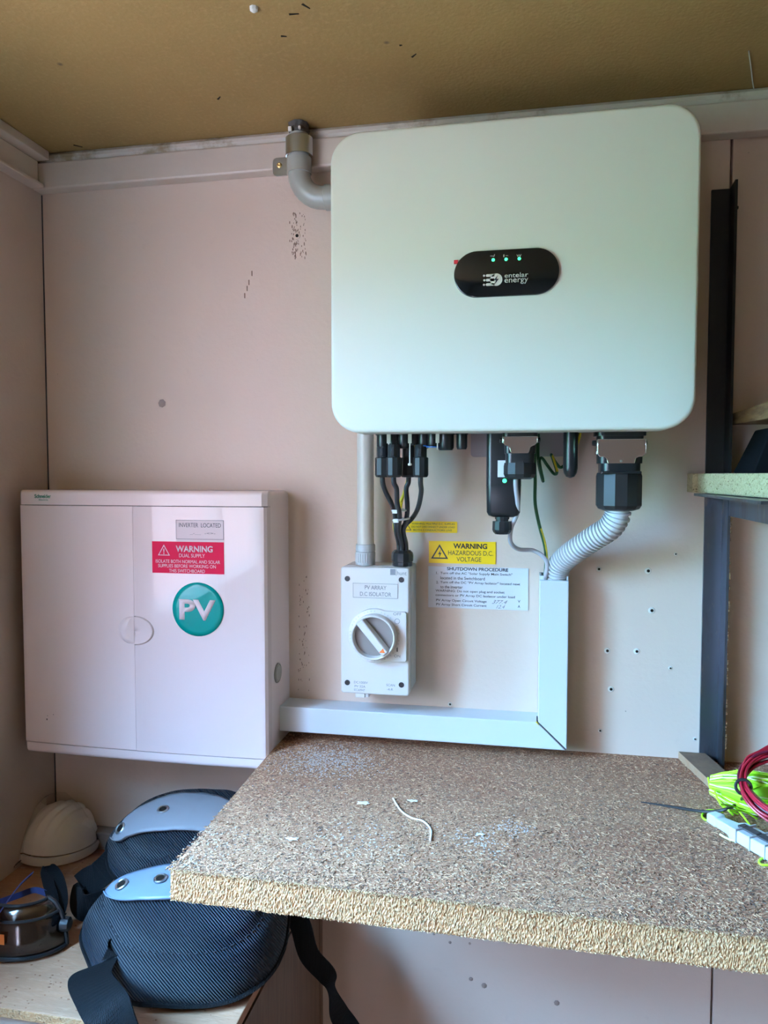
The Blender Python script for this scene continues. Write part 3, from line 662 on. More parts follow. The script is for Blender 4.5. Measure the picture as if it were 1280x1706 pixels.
# ------------------------------------------------------------ trunking
dk = thing('cable_trunking', 'pale L-shaped cable trunking running right then up the wall', 'trunking', (.03, 0, 1.1475))
TX0, TX1, TZ0, TZ1, TY, HX0 = .0152, .0518, 1.1475, 1.1818, -.043, -.333
b = MB(); b.box(HX0, TX1-.001, -.034, 0, TZ0+.0006, TZ1-.0006); b.build('base', 'duct', dk, bevel=.0008)
b = MB()   # upright base: an open channel
b.box(TX0+.0006, TX0+.0026, -.036, 0, TZ1, 1.3705); b.box(TX1-.0026, TX1-.0006, -.036, 0, TZ1, 1.3705); b.box(TX0+.0006, TX1-.0006, -.002, 0, TZ1, 1.3705); b.box(TX0+.0006, TX0+.006, -.037, -.035, TZ1, 1.3705)
b.build('base', 'duct', dk, smooth=0)
g_ = .0008
b = MB(); o1 = [(HX0, TZ0), (TX1-g_*2, TZ0), (TX0-g_, TZ1), (HX0, TZ1)]
b.prism(o1, -.0345, TY); b.build('lid', 'duct', dk, smooth=0, bevel=.0012)
b = MB(); o2 = [(TX1, TZ0+g_), (TX1, 1.3655), (TX0, 1.3655), (TX0, TZ1+g_)]
b.prism(o2, -.0372, TY); b.build('lid', 'duct', dk, smooth=0, bevel=.0012)
b = MB(); a = at(897, 1200, y=-.040); b.box(a.x-.0022, a.x-.0004, -.0425, -.036, TZ1-.001, TZ1+.006); b.build('joint_gap', 'groove', dk, smooth=0)
b = MB(); b.cyl((TX0-.002, -.042, TZ1+.0005), (TX0+.001, -.042, TZ1-.004), .0012, 6); b.build('exposed_wire', 'yellow', dk)
b = MB(); b.hexa([Vector((x+q[0], q[1], z)) for q in ((0, -.034), (0, -.0425)) for x, z in ((TX0-.0012, TZ1+.0016), (TX1-.0022, TZ0+.0002), (TX1+.0, TZ0+.0018), (TX0+.0006, TZ1+.0030))]) ; b.build('mitre_gap', 'groove', dk, smooth=0)
# ------------------------------------------------------------ labels on the wall
a, c = at(672, 868, y=0), at(762, 888, y=0)
wl = thing('cable_warning_sticker', 'small narrow yellow warning sticker beside the bundled solar cables', 'sticker', (a.x, -.0005, c.z))
MB().prism(rrect(a.x, c.x, c.z, a.z, .0012, 4), -.0002, -.0007).build('backing', 'yellowlabel', wl, smooth=0)
for k, s in enumerate(('WARNING: MULTIPLE D.C. SUPPLIES', 'DO NOT DISCONNECT UNDER LOAD', 'BOTH CONDUCTORS LIVE')):
    T(s, 686 if k < 2 else 689, 758 if k < 2 else 753, 872.7+k*5.3, -.0008, 'ink', wl, h=.0024, depth=.0001)
def tri(cx, cz, s, t, y, m, par, nm='warning_symbol'):
    b = MB(); P3 = [Vector((cx+s*math.cos(PI/2+k*2*PI/3), cz+s*math.sin(PI/2+k*2*PI/3)*.98)) for k in range(3)]
    c_ = Vector((cx, cz))
    for k in range(3):
        p, q = P3[k], P3[(k+1) % 3]; pi, qi = c_+(p-c_)*(1-t), c_+(q-c_)*(1-t)
        b.prism([(p.x, p.y), (q.x, q.y), (qi.x, qi.y), (pi.x, pi.y)], y, y-.0002)
    return b.build(nm, m, par, smooth=0)
c_ = at(680, 879, y=0); tri(c_.x, c_.z-.001, .0055, .3, -.0008, 'ink', wl)
a, c = at(715, 901, y=0), at(826, 940, y=0)
wl = thing('hazard_sign', 'yellow hazardous voltage warning sign above the white notice', 'sign', (a.x, -.0005, c.z))
MB().box(a.x, c.x, -.0014, -.0001, c.z, a.z).build('backing', 'yellowlabel', wl, smooth=0)
T('WARNING', 755.5, 812, 910, -.0015, 'ink', wl, bold=.03, h=.0072); T('HAZARDOUS D.C.', 747, 822, 921.5, -.0015, 'ink', wl, h=.0062); T('VOLTAGE', 761, 802, 932, -.0015, 'ink', wl, h=.0060)
c_ = at(732.8, 922, y=0); tri(c_.x, c_.z-.0005, .0135, .26, -.0015, 'ink', wl)
b = MB(); q = c_; b.prism([(q.x+.0022, q.z+.0065), (q.x-.0022, q.z-.0012), (q.x+.0002, q.z-.0008), (q.x-.0006, q.z-.0062), (q.x+.0026, q.z+.0012), (q.x+.0004, q.z+.0012)], -.0015, -.0017); b.build('bolt_symbol', 'ink', wl, smooth=0)
a, c = at(714, 943, y=0), at(880, 1017, y=0)
wl = thing('shutdown_notice', 'white shutdown procedure notice on the wall beside the upright trunking', 'notice', (a.x, -.0005, c.z))
MB().box(a.x, c.x, -.0014, -.0001, c.z, a.z).build('backing', 'whitelabel', wl, smooth=0)
ys = -.0015
T('SHUTDOWN PROCEDURE', 745, 847, 948.6, ys, 'ink', wl, bold=.02, h=.0044)
for s, x0, x1, py in (('1.', 727, 730, 954.5), ('Turn off the AC "Solar Supply Main Switch"', 734, 854, 956.5), ('located in the Switchboard', 734, 808, 963.5), ('2.', 727, 731, 970), ('Turn off the DC "PV Array Isolator" located next', 734, 867, 972), ('to the inverter', 734, 771, 978),
                      ('WARNING: Do not open plug and socket', 726, 841, 986), ('connectors or PV Array DC Isolator under load', 726, 858, 993.5), ('PV Array Open Circuit Voltage', 727, 811, 1001.5), ('PV Array Short Circuit Current', 727, 811, 1008.5), ('V', 863, 867, 1002), ('A', 863, 867, 1010.5)):
    T(s, x0, x1, py, ys, 'ink', wl, h=.0041 if len(s) > 3 else .0034, bold=.004, depth=.0001)
T('377.4', 820, 846, 1003, ys, 'inkgrey', wl, h=.005, shear=.5, name='handwriting'); T('12.4', 827, 842, 1011, ys, 'inkgrey', wl, h=.0046, shear=.5, name='handwriting')

# ------------------------------------------------------------ switchboard
SX0, SX1, SZ0, SZ1, SY = -.6925, -.3315, 1.1105, 1.4785, -.092
sb = thing('switchboard', 'white glossy switchboard cabinet with curved front in the left corner', 'cabinet', ((SX0+SX1)/2, 0, SZ0))
MB().prism(rrect(SX0+.002, SX1-.0005, SZ0+.001, SZ1-.001, .008, 5), 0, -.074).build('body', 'boxwhite', sb)
def bulge(x):   # the moulded front is slightly convex from side to side
    u = (x-SX0)/(SX1-SX0)*2-1; return SY-.0045*(1-u*u)
def front_piece(name, x0, x1, z0, z1, m, back=-.0745, rtop=0, rbot=0, off=0, n=20):
    b = MB(); ext = .004
    prof = []   # (z, y offset) from bottom back to top back
    for k in range(5):
        a = PI/2*k/4; prof.append((z0+(rbot*(1-math.sin(a)) if rbot else 0), (rbot*(1-math.cos(a)) if rbot else 0)))
    if rbot: prof = [(z0+rbot*(1-math.cos(a)), rbot*(1-math.sin(a))) for a in [PI/2*k/4 for k in range(5)]]
    else: prof = [(z0, 0)]
    if rtop: prof += [(z1-rtop*(1-math.cos(a)), rtop*(1-math.sin(a))) for a in [PI/2*(4-k)/4 for k in range(5)]]
    else: prof += [(z1, 0)]
    rs = []
    for i in range(n+1):
        x = x0+(x1-x0)*i/n; er = .006; e_ = min(x-SX0, SX1-x); dy = 0
        if e_ < er: dy = er*(1-math.sqrt(max(0, 1-((er-e_)/er)**2)))
        ring = [(x, bulge(x)+off+o_+dy, z) for z, o_ in prof]+[(x, back, z1), (x, back, z0)]
        rs.append(ring)
    b.rings(rs); return b.build(name, m, sb, smooth=30)
def xs_edges(): pass
front_piece('top_strip', SX0, SX1, 1.4583, SZ1, 'boxwhite', rtop=.006, n=60)
front_piece('bottom_strip', SX0, SX1, SZ0, 1.1255, 'boxwhite', rbot=.007, n=60)
DX = -.5172
dl = front_piece('door', SX0+.0003, DX-.0004, 1.1265, 1.4573, 'boxwhite', off=.0008, n=60); dl['label'] = 'matt left door leaf with pink reflected light in its lighter tone'
dr = front_piece('door', DX+.0004, SX1-.0003, 1.1265, 1.4573, 'boxdoor', off=.0, n=60); dr['label'] = 'glossy right door leaf with warning stickers'
MB().box(SX0+.004, SX1-.004, SY+.010, -.0742, 1.118, 1.466).build('joint_backing', 'groove', sb, smooth=0)
# finger recess: half dimple on the left leaf, half oval flap on the right
zc = 1.2905
def fy(x): return bulge(x)
b = MB(); rs = []
for r_, dy in ((1.0, .0006), (.93, -.0008), (.8, -.0003), (.4, .0002), (.02, .0004)):
    rs.append([(DX+.0006+math.cos(a)*.028*r_, fy(DX+.0006+math.cos(a)*.028*r_)+dy-.0006, zc+math.sin(a)*.0195*r_) for a in [-PI/2+PI*k/16 for k in range(17)]])
b.rings(rs, cap=False); b.build('finger_flap', 'boxdoor', dr, solid=.0008)
b = MB()
b.grid(lambda u, v: Vector((DX-.0006-.024*u*math.sin(PI*(.04+.92*v)), fy(DX)+.0008-.0042*math.sin(PI*u)*math.sin(PI*v)*(1+.5*noise.noise(Vector((u*5, v*6, 1)))), zc-.0185*math.cos(PI*v))), 12, 16)
b.build('finger_dimple', 'boxwhite', dl)
for py, r_ in ((1121, .0135),):
    c = at(463, 1121, x=SX1); b = MB(); b.lathe([(0, r_), (.0015, r_), (.002, r_*.9), (.0012, r_*.82), (.0022, r_*.78), (.0022, .001)], (SX1-.0006, c.y, c.z), (1, 0, 0), 24); b.build('knockout_plug', 'pvc', sb)
a, c = at(57, 823, y=SY), at(89, 832, y=SY); xm = (a.x+c.x)/2; yy = bulge(xm)-.0003
text('Schneider', a.x+.002, c.x-.002, (a.z+c.z)/2+.0008, yy, 'inkgreen', sb, h=.0052, bold=.02)
text('Electric', xm-.006, xm+.008, (a.z+c.z)/2-.0042, yy, 'inkgreen', sb, h=.0022)
def curved_sticker(name, x0, x1, z0, z1, m, off=.0004, n=14):
    b = MB(); rs = [[(x, fy(x)-.0, z0), (x, fy(x)-off, z0), (x, fy(x)-off, z1), (x, fy(x), z1)] for x in [x0+(x1-x0)*k/n for k in range(n+1)]]
    b.rings(rs); return b.build(name, m, dr, smooth=0)
def wrap(o, off):
    org = origin_of(o.parent)
    for v in o.data.vertices:
        x = v.co.x+org.x; base = v.co.y+org.y   # base is measured from y = 0
        v.co.y = fy(x)-off+base-org.y
    return o
def WT(s, px0, px1, py, m, par=dr, off=.0005, **k):
    y_ = SY-.003; a_, b_ = at(px0, py, y=y_), at(px1, py, y=y_)
    return wrap(text(s, a_.x, b_.x, (a_.z+b_.z)/2, 0, m, par, **k), off)
ysn = SY-.003
a, c = at(294, 866, y=ysn), at(373, 903, y=ysn); curved_sticker('location_sticker', a.x, c.x, c.z, a.z, 'labelwhite')
o = frame_lines(a.x, c.x, at(300, 898, y=ysn).z, a.z, 0, .0005, 'ink', dr); wrap(o, .0004)
WT('INVERTER  LOCATED', 299, 368, 875, 'ink', h=.0056)
WT('_-__  -<>-', 317, 359, 889, 'ink', h=.003, name='handwriting')
a, c = at(254.5, 901.5, y=ysn), at(373.5, 957, y=ysn); curved_sticker('warning_sticker', a.x, c.x, c.z, a.z, 'redlabel', .0006)
WT('WARNING', 294, 355, 914.5, 'labelwhite', off=.0008, bold=.03, h=.0086)
WT('DUAL SUPPLY', 299.5, 342, 925.5, 'labelwhite', off=.0008, h=.0048); WT('ISOLATE BOTH NORMAL AND SOLAR', 261, 367, 935.5, 'labelwhite', off=.0008, h=.0044)
WT('SUPPLIES BEFORE WORKING ON', 265, 360, 943, 'labelwhite', off=.0008, h=.0044); WT('THIS SWITCHBOARD', 283, 342, 951, 'labelwhite', off=.0008, h=.0044)
c_ = at(274.5, 919, y=ysn); o = tri(c_.x, c_.z, .0098, .2, 0, 'labelwhite', dr); wrap(o, .0008)
o = text('!', c_.x-.0008, c_.x+.0008, c_.z+.0006, 0, 'labelwhite', dr, 'exclamation_mark', h=.0075, bold=.03); wrap(o, .0008)
c_ = at(330.5, 1015, y=ysn); r_ = .0357
b = MB(); b.prism(circ(c_.x, c_.z, r_, 48), 0, -.0004)
bmesh.ops.triangulate(b.bm, faces=[f for f in b.bm.faces if len(f.verts) > 4])
b.bm.free(); b = MB()
b.grid(lambda u, v: Vector((c_.x+r_*v*math.cos(2*PI*u), 0, c_.z+r_*v*math.sin(2*PI*u))), 48, 6)
bmesh.ops.remove_doubles(b.bm, verts=b.bm.verts, dist=1e-6)
o = b.build('solar_sticker', 'greenlabel', dr, solid=.0003); wrap(o, .0007)
WT('PV', 300, 360, 1016, 'labelwhite', off=.0011, h=.0275, bold=.035)
b = MB()
for px, py, s in ((79, 1198, .0012), (90, 1190, .0006), (80, 1192, .0005)):
    c = at(px, py, y=SY); b.box(c.x-s*.6, c.x+s*.6, fy(c.x)-.0001+.0008, fy(c.x)+.002, c.z-s, c.z+s)
b.build('scratch', 'groove', dl, smooth=0)['kind'] = 'stuff'

# ------------------------------------------------------------ steel post, upper shelf and arm
ps = thing('steel_post', 'tall dark steel angle post standing right of the inverter', 'post', (.23, 0, 1.133))
b = MB(); zj = 1.48
b.box(.2195, .2435, -.0045, -.0008, zj, 1.851); b.hexa([(.2405, -.030, zj), (.2435, -.030, zj), (.2435, -.0045, zj), (.2405, -.0045, zj), (.2405, -.0285, 1.853), (.2435, -.0285, 1.853), (.2435, -.0045, 1.851), (.2405, -.0045, 1.851)])
b.build('upper_angle', 'steelblack', ps, smooth=0)
b = MB(); b.box(.2195, .2435, -.0045, -.0008, 1.1335, zj); b.box(.2405, .2435, -.030, -.0045, 1.1335, zj); b.build('lower_angle', 'steel', ps, smooth=0)
b = MB(); b.lathe([(0, .002), (.003, .002)], (.2435, -.02, at(1228, 355, y=0).z), (1, 0, 0), 8); b.build('bolt', 'steelblack', ps)
b = MB(); RR = random.Random(5)
for k in range(70):
    z = RR.uniform(1.16, 1.45); s = RR.uniform(.0005, .0016); b.box(.2436, .2436+s, -.031-s*.5, -.029, z-s, z+s)
b.build('rust_crust', 'timber', ps, smooth=0)['kind'] = 'stuff'
# arm carrying the shelf (runs out from the post towards the room)
ar = MB(); ar.box(.2005, .2435, -.30, -.0315, 1.4735, 1.4765); ar.box(.2408, .2435, -.30, -.0315, 1.449, 1.4735)
tag(ar.build('bracket_arm', 'steel', smooth=0), 'rusty steel angle arm below the upper chipboard shelf', 'bracket')
def rough_board(name, corners, z0, z1, mats, label, amp=.0012, nseg=90, cat='shelf', edges=(0,)):
    """board from a list of plan corners; listed edges are sawn rough. mats: top, edge"""
    b = MB(); ring = []; tagp = []
    n = len(corners)
    for i in range(n):
        p, q = Vector(corners[i]+(0,)), Vector(corners[(i+1) % n]+(0,))
        seg = nseg if i in edges else 2
        for k in range(seg): ring.append((p.lerp(q, k/seg), (Vector((q.y-p.y, p.x-q.x, 0))).normalized() if i in edges else Vector((0, 0, 0)), i in edges))
    H = 16; vv = []
    for h in range(H+1):
        z = z0+(z1-z0)*h/H; row = []
        for p, nr, e_ in ring:
            d_ = 0
            if e_:
                q = Vector((p.x, p.y, z)); d_ = amp*(noise.noise(q*800)+.8*noise.noise(q*1900))-(amp*.9 if h in (0, H) else 0)
                zz_ = z+(amp*.5*noise.noise(q*300+Vector((9, 0, 0))) if h in (0, H) else 0)
            else: zz_ = z
            row.append(b.bm.verts.new(p+nr*d_+Vector((0, 0, zz_))))
        vv.append(row)
    m_ = len(ring)
    for h in range(H):
        for i in range(m_):
            f = b.bm.faces.new((vv[h][i], vv[h][(i+1) % m_], vv[h+1][(i+1) % m_], vv[h+1][i])); f.material_index = 1
    f = b.bm.faces.new(vv[H]); f.material_index = 0; f = b.bm.faces.new(vv[0][::-1]); f.material_index = 0
    return b.build('board', mats, None, smooth=0) if False else b, mats
us = thing('upper_shelf', 'short pale chipboard shelf with sawn edge crossing the steel post', 'shelf', (.3, -.1, 1.4785))
b, ms = rough_board('', [(.2045, -.0325), (.207, -.052), (.2225, -.26), (.55, -.26), (.55, -.0325)], 1.4775, 1.5008, ['chip_pale', 'chip_pale'], '', .001, 140, edges=(1,))
b.build('board', ms, us, smooth=0)
b = MB(); b.box(.1985, .2185, -.0315, -.001, 1.4775, 1.5008); b.box(.2445, .55, -.0315, -.001, 1.4775, 1.5008); b.build('back_strip', 'chip_pale', us, smooth=0)
# timber piece above, black box on the shelf
c = at(1218, 700, y=-.035)
b = MB(); b.hexa([(.2470, -.01, 1.561), (.2475, -.30, 1.556), (.50, -.30, 1.556), (.50, -.01, 1.561), (.2470, -.01, 1.575), (.2475, -.30, 1.578), (.50, -.30, 1.578), (.50, -.01, 1.575)])
b.build('timber_board', 'timber', smooth=0, bevel=.001)
tag(bpy.data.objects['timber_board'], 'rough brown timber board fixed above the upper chipboard shelf', 'board')
b = MB()
def wedge(u): return u
a1, a2 = at(1254, 786, y=-.12), at(1290, 712, y=-.12)
b.hexa([(a1.x, -.12, 1.5012), (.36, -.12, 1.5012), (.36, -.04, 1.5012), (a1.x, -.04, 1.5012), (a2.x, -.11, 1.552), (.36, -.11, 1.552), (.36, -.05, 1.552), (a2.x, -.05, 1.552)])
tag(b.build('tool_case', mat('black canvas', (.006, .006, .008), .9, spec=.1), bevel=.002), 'black slanted tool case standing on the upper shelf', 'case')

# ------------------------------------------------------------ main shelf
ST, SB_ = 1.132, 1.103
ms_ = thing('chipboard_shelf', 'wide weathered chipboard shelf with rough sawn front edge under the trunking', 'shelf', (.1, -.19, SB_))
FL, FRc = (-.3235, -.3785), (.62, -.388)
b, mm = rough_board('', [(-.3345, -.0005), FL, FRc, (.62, -.0005)], SB_, ST, ['chip', 'chip_edge'], '', .0010, 1500, edges=(1,))
for f in b.bm.faces: pass
bd = b.build('board', mm, ms_, smooth=0)
RR = random.Random(11)
def slivers(n, region, mats, name, lmin, lmax, par):
    b = MB()
    for k in range(n):
        p = region(RR); L1 = RR.uniform(lmin, lmax)*.5; wd = RR.uniform(.00012, .0003); a = RR.uniform(0, PI)*1.0
        d_ = Vector((math.cos(a), math.sin(a), RR.uniform(-.12, .12))); n_ = Vector((-d_.y, d_.x, 0)).normalized()*wd; h = Vector((0, 0, RR.uniform(.0003, .0008)))
        b.mi = RR.choices((0, 1, 2), (5, 4, 3))[0]
        b.hexa([p-d_*L1-n_, p+d_*L1-n_, p+d_*L1+n_, p-d_*L1+n_, p-d_*L1-n_+h, p+d_*L1-n_+h, p+d_*L1+n_+h, p-d_*L1+n_+h])
    o = b.build(name, mats, par, smooth=0, recalc=False); o['kind'] = 'stuff'; return o
slivers(24000, lambda r: Vector((r.uniform(-.328, .30), -.378+.37*(r.random()**1.5), ST-.0001)), ['sl1', 'sl2', 'sl3'], 'wood_fibre', .001, .0042, ms_)
def edge_frag(r):
    x = r.uniform(-.325, .30); t_ = (x-FL[0])/(FRc[0]-FL[0]); return Vector((x, FL[1]+(FRc[1]-FL[1])*t_+r.uniform(-.0012, .002), r.choice((ST, ST-.001, ST+.0002, r.uniform(SB_, ST), SB_+.0005))))
slivers(4500, edge_frag, [mat('pale edge crumb', (.58, .37, .19), .95), 'chip_edge', 'sl2'], 'edge_crumb', .0008, .0026, ms_)
# dust patches: thin scattered grains of plaster
def dustpatch(cx, cy, sx_, sy_, n, r):
    b = r
    for k in range(n):
        x, y = RR.gauss(cx, sx_), RR.gauss(cy, sy_)
        if y > -.002 or y < -.375 or x < -.33: continue
        s = RR.uniform(.0003, .0009); b.box(x-s, x+s, y-s, y+s, ST, ST+s*.5)
b = MB(); 
c = at(545, 1265, z=ST); dustpatch(c.x, c.y, .035, .03, 1500, b)
for px, py, s1, n_ in ((310, 1440, .015, 90), (340, 1400, .02, 120), (850, 1380, .012, 120), (600, 1400, .03, 200), (800, 1400, .02, 150)):
    c = at(px, py, z=ST); dustpatch(c.x, c.y, s1, s1*.8, n_, b)
o = b.build('plaster_dust', 'dust', ms_, smooth=0); o['kind'] = 'stuff'
# rot / debris things on the shelf
def flake(px, py, s, label, seed):
    c = at(px, py, z=ST+.0006); b = MB(); n = 13; r1 = []
    for k in range(n):
        a = 2*PI*k/n; rr = s*(.35+.85*(((k*7919+seed*104729) % 97)/97)); r1.append(Vector((c.x+math.cos(a)*rr*1.5, c.y+math.sin(a)*rr*.8, c.z+.002*noise.noise(Vector((k, seed, 5)))+.0012)))
    b.rings([r1, [p+Vector((0, 0, .0006)) for p in r1]])
    return tag(b.build('paint_flake', 'flake', smooth=0), label, 'paint flake')
flake(605, 1340, .0055, 'long white paint flake at mid shelf near the pale string', 1); flake(487, 1400, .0048, 'pale blue-white paint flake nearest the shelf left corner', 6)
flake(688, 1336, .004, 'greyish paint flake beside the top of the pale string', 9); flake(800, 1392, .003, 'small white paint flake right of the pale string', 13)
b = MB(); b.tube([at(px, py, z=ST+.0012) for px, py in ((655, 1330), (668, 1350), (685, 1362), (705, 1368), (718, 1382), (717, 1400))], .0009, 6)
tag(b.build('string', 'flake'), 'short curled pale string lying loose on the chipboard shelf', 'string')
# offcut batten
oc = [at(1127, 1246, z=ST+.010), at(1166, 1246, z=ST+.010), at(1236, 1297, z=ST+.010), at(1183, 1300, z=ST+.010)]
oc[0].y = min(oc[0].y, -.003); oc[1].y = min(oc[1].y, -.003)
dirv = (oc[3]-oc[0]); 
b = MB(); A = Vector((oc[0].x, -.004, 0)); Bv = Vector((at(1190, 1308, z=ST+.010).x, at(1190, 1308, z=ST+.010).y, 0)); D_ = (Bv-A); wv = Vector((.033, -.0, 0))
A2 = A+D_*1.25
b.hexa([p+Vector((0, 0, z)) for z in (ST+.0008, ST+.0105) for p in (A, A2, A2+wv, A+wv)])
b.bm.faces.ensure_lookup_table()
o = b.build('wood_offcut', ['offcut', 'offcut_edge'], smooth=0, bevel=.0006)
for p in o.data.polygons:
    if abs(p.normal.z) < .5: p.material_index = 1
tag(o, 'flat brown wood offcut lying against the wall at the foot of the steel post', 'offcut')

# ------------------------------------------------------------ string hank, wire coil, line winder
hk = thing('string_hank', 'bundled hank of neon yellow builder string at the right shelf end', 'string hank', tuple(at(1225, 1340, z=ST)))
h0, h1 = at(1184, 1296, z=ST+.03), at(1330, 1322, z=ST+.03)
ax = (h1-h0); hl = ax.length; ax.normalize(); sd_ = Vector((-ax.y, ax.x, 0)).normalized(); upv = Vector((0, 0, 1))
def hr(t): return .0165*(.42+.9*math.sin(min(1, t*1.6+.08)*PI/2))*(1 if t < .75 else 1.0-(t-.75)*1.2)
cz_ = ST+.0225
def hank_pt(t, a, k=1):
    c = h0+ax*hl*t; c.z = cz_; r_ = hr(t)*k; return c+(sd_*math.cos(a)*r_*1.15+upv*math.sin(a)*min(r_, .0215))
b = MB(); b.rings([[hank_pt(t_/14, 2*PI*k/16, .93) for k in range(16)] for t_ in range(15)]); b.build('core', 'neoncore', hk)
RR = random.Random(21)
for q in range(46):
    b = MB(); a0 = 2*PI*q/46; tw = RR.uniform(-.9, .9); pts = []
    for k in range(9): t_ = k/8; pts.append(hank_pt(t_, a0+tw*t_+RR.uniform(-.1, .1), 1.0+RR.uniform(0, .08)))
    b.tube(pts, .0009, 5, 4); b.build('strand', 'neon' if q % 4 else 'neonpale', hk)
for q, (p0, p1, p2) in enumerate((((1186, 1300), (1196, 1330), (1216, 1352)), ((1190, 1315), (1203, 1342), (1230, 1356)), ((1185, 1292), (1192, 1322), (1206, 1346)), ((1214, 1350), (1240, 1352), (1262, 1364)), ((1180, 1295), (1188, 1322), (1222, 1358)), ((1200, 1340), (1225, 1345), (1250, 1375)))):
    b = MB(); b.tube([at(p0[0], p0[1], z=ST+.025), at(p1[0], p1[1], z=ST+.012), at(p2[0], p2[1], z=ST+.002)], .0010, 5); b.build('strand', 'neon', hk)
for px, label, pp in ((0, 'small neon string loop sticking out beside the white line winder', ((1205, 1352), (1180, 1350), (1170, 1358), (1176, 1366), (1192, 1364), (1204, 1358))), (1, 'cut neon string end lying in front of the white line winder', ((1200, 1390), (1215, 1398), (1240, 1405), (1262, 1412))), (2, 'separate neon string loop at the right picture edge', ((1300, 1432), (1272, 1430), (1265, 1436), (1272, 1441), (1300, 1441)))):
    b = MB(); b.tube([at(x, y, z=ST+.0015) for x, y in pp], .0011, 6); tag(b.build('loose_string', 'neonpale' if px == 1 else 'neon'), label, 'string')
# winder
wd_ = thing('line_winder', 'white plastic line winder lying under the red wire coil', 'winder', tuple(at(1240, 1390, z=ST)))
w0, w1 = at(1185, 1357, z=ST+.008), at(1320, 1432, z=ST+.008); wa = (w1-w0).normalized(); wsd = Vector((-wa.y, wa.x, 0)); wl_ = (w1-w0).length
def wring(t, hw, h0_, h1_): 
    c = w0+wa*wl_*t; c.z = 0; return [c+wsd*hw+Vector((0, 0, h0_)), c+wsd*hw+Vector((0, 0, h1_)), c-wsd*hw+Vector((0, 0, h1_)), c-wsd*hw+Vector((0, 0, h0_))]
b = MB(); b.rings([wring(t_, hw, ST+.001, ST+h) for t_, hw, h in ((-.02, .003, .007), (.0, .006, .011), (.12, .0075, .012), (.14, .006, .010), (.3, .008, .011), (.36, .012, .013), (1.1, .013, .014))])
b.build('body', mat('frosted white plastic', (.60, .64, .68), .35), wd_, smooth=30, bevel=.0012)
b = MB()
for t_ in (.45, .62, .8): b.rings([wring(t_, .0136, ST+.001, ST+.0152), wring(t_+.012, .0136, ST+.001, ST+.0152)])
b.build('rib', 'coupler', wd_, smooth=0)
b = MB(); b.rings([wring(t_, .0045, ST+.0128, ST+.0152) for t_ in (.40, 1.05)]); b.build('slot', 'groove', wd_, smooth=0)
# red wire coil
Tp = at(1239, 1311, z=ST+.043)
rc = thing('wire_coil', 'coil of red wire bound by a black tie at right shelf end', 'wire coil', (Tp.x, Tp.y, ST))
RR = random.Random(4)
for q in range(13):
    Rr = .050+RR.uniform(-.007, .008); tilt = math.radians(22+RR.uniform(-9, 10)); vdir = Vector((RR.uniform(-.05, .12), math.cos(tilt), math.sin(tilt))); udir = Vector((1, RR.uniform(-.06, .06), RR.uniform(-.02, .08)))
    off = Vector((RR.uniform(-.0035, .0035), RR.uniform(-.003, .003), RR.uniform(-.003, .004)))
    pts = []
    for k in range(20):
        a = 2*PI*k/20; p = Tp+off+udir*Rr*(1-math.cos(a))*1.15+vdir*Rr*math.sin(a)*(1+.04*RR.uniform(-1, 1)); p.z = max(p.z, ST+.018); pts.append(p)
    b = MB(); b.tube(pts, .0014, 7, 4, close=True); b.build('wire', 'darkredwire' if q % 3 == 1 else 'redwire', rc)
b = MB(); b.tube([Tp+Vector((math.cos(k*PI/5)*.0075, math.sin(k*PI/5)*.002, math.sin(k*PI/5)*.007)) for k in range(10)], .0017, 6, 3, close=True)
b.tube([Tp+Vector((0, -.006, -.004)), at(1232, 1336, z=ST+.014), at(1210, 1348, z=ST+.0135), at(1175, 1352, z=ST+.004), at(1120, 1344, z=ST+.002), at(1068, 1336, z=ST+.0015)], .0014, 6, rfun=lambda u: .0016 if u < .75 else .0016-.001*(u-.75)/.25)
b.build('black_tie', 'cable', rc)
b = MB(); b.tube([Tp+Vector((.004, .001, -.002)), Tp+Vector((.02, -.03, -.012)), Tp+Vector((.05, -.055, -.016)), Tp+Vector((.09, -.06, -.016))], .0028, 6); b.build('tan_tape', 'pale', rc)

# ============================================================ lower cabinet
CZ_ = .94; CXR = -.2865; CYF = -.338
cb = thing('low_cabinet', 'low brown side cabinet with worn plywood top in the left corner', 'cabinet', (-.5, -.17, 0))
b = MB(); b.box(XL+.001, CXR, CYF, -.001, CZ_-.011, CZ_); b.build('worktop', 'ply', cb, smooth=0, bevel=.001)
b = MB(); b.box(XL+.001, CXR-.0004, CYF-.0006, CYF+.004, CZ_-.0105, CZ_-.001); b.build('worktop_edge', 'chip_edge', cb, smooth=0)
b = MB(); b.box(CXR-.016, CXR+.001, CYF+.006, -.001, 0.0, CZ_-.0135); b.build('side_panel', 'brown', cb, smooth=0)
b = MB(); b.box(CXR-.014, CXR+.0022, -.014, -.001, 0, CZ_-.0135); b.build('back_stile', 'brown', cb, smooth=0)
b = MB(); b.box(XL+.001, CXR-.017, CYF+.006, CYF+.02, .02, CZ_-.0125); b.build('front_panel', 'trim', cb, smooth=0)
b = MB(); b.box(XL+.001, XL+.016, CYF+.021, -.001, 0, CZ_-.0125); b.build('side_panel', 'brown', cb, smooth=0)
b = MB(); b.box(-.665, -.45, -.022, -.001, CZ_+.0003, CZ_+.027)
tag(b.build('wood_batten', mat('grey batten', (.20, .17, .15), .8), smooth=0, bevel=.002), 'dull grey wood batten lying along the wall behind the knee pads', 'batten')
RR = random.Random(8); b = MB()
for k in range(500):
    x, y, s = RR.uniform(-.66, -.30), RR.uniform(-.335, -.05), RR.uniform(.0004, .0012); b.box(x-s, x+s, y-s*.6, y+s*.6, CZ_, CZ_+s*.6)
b.build('sawdust', 'sl2', cb, smooth=0)['kind'] = 'stuff'
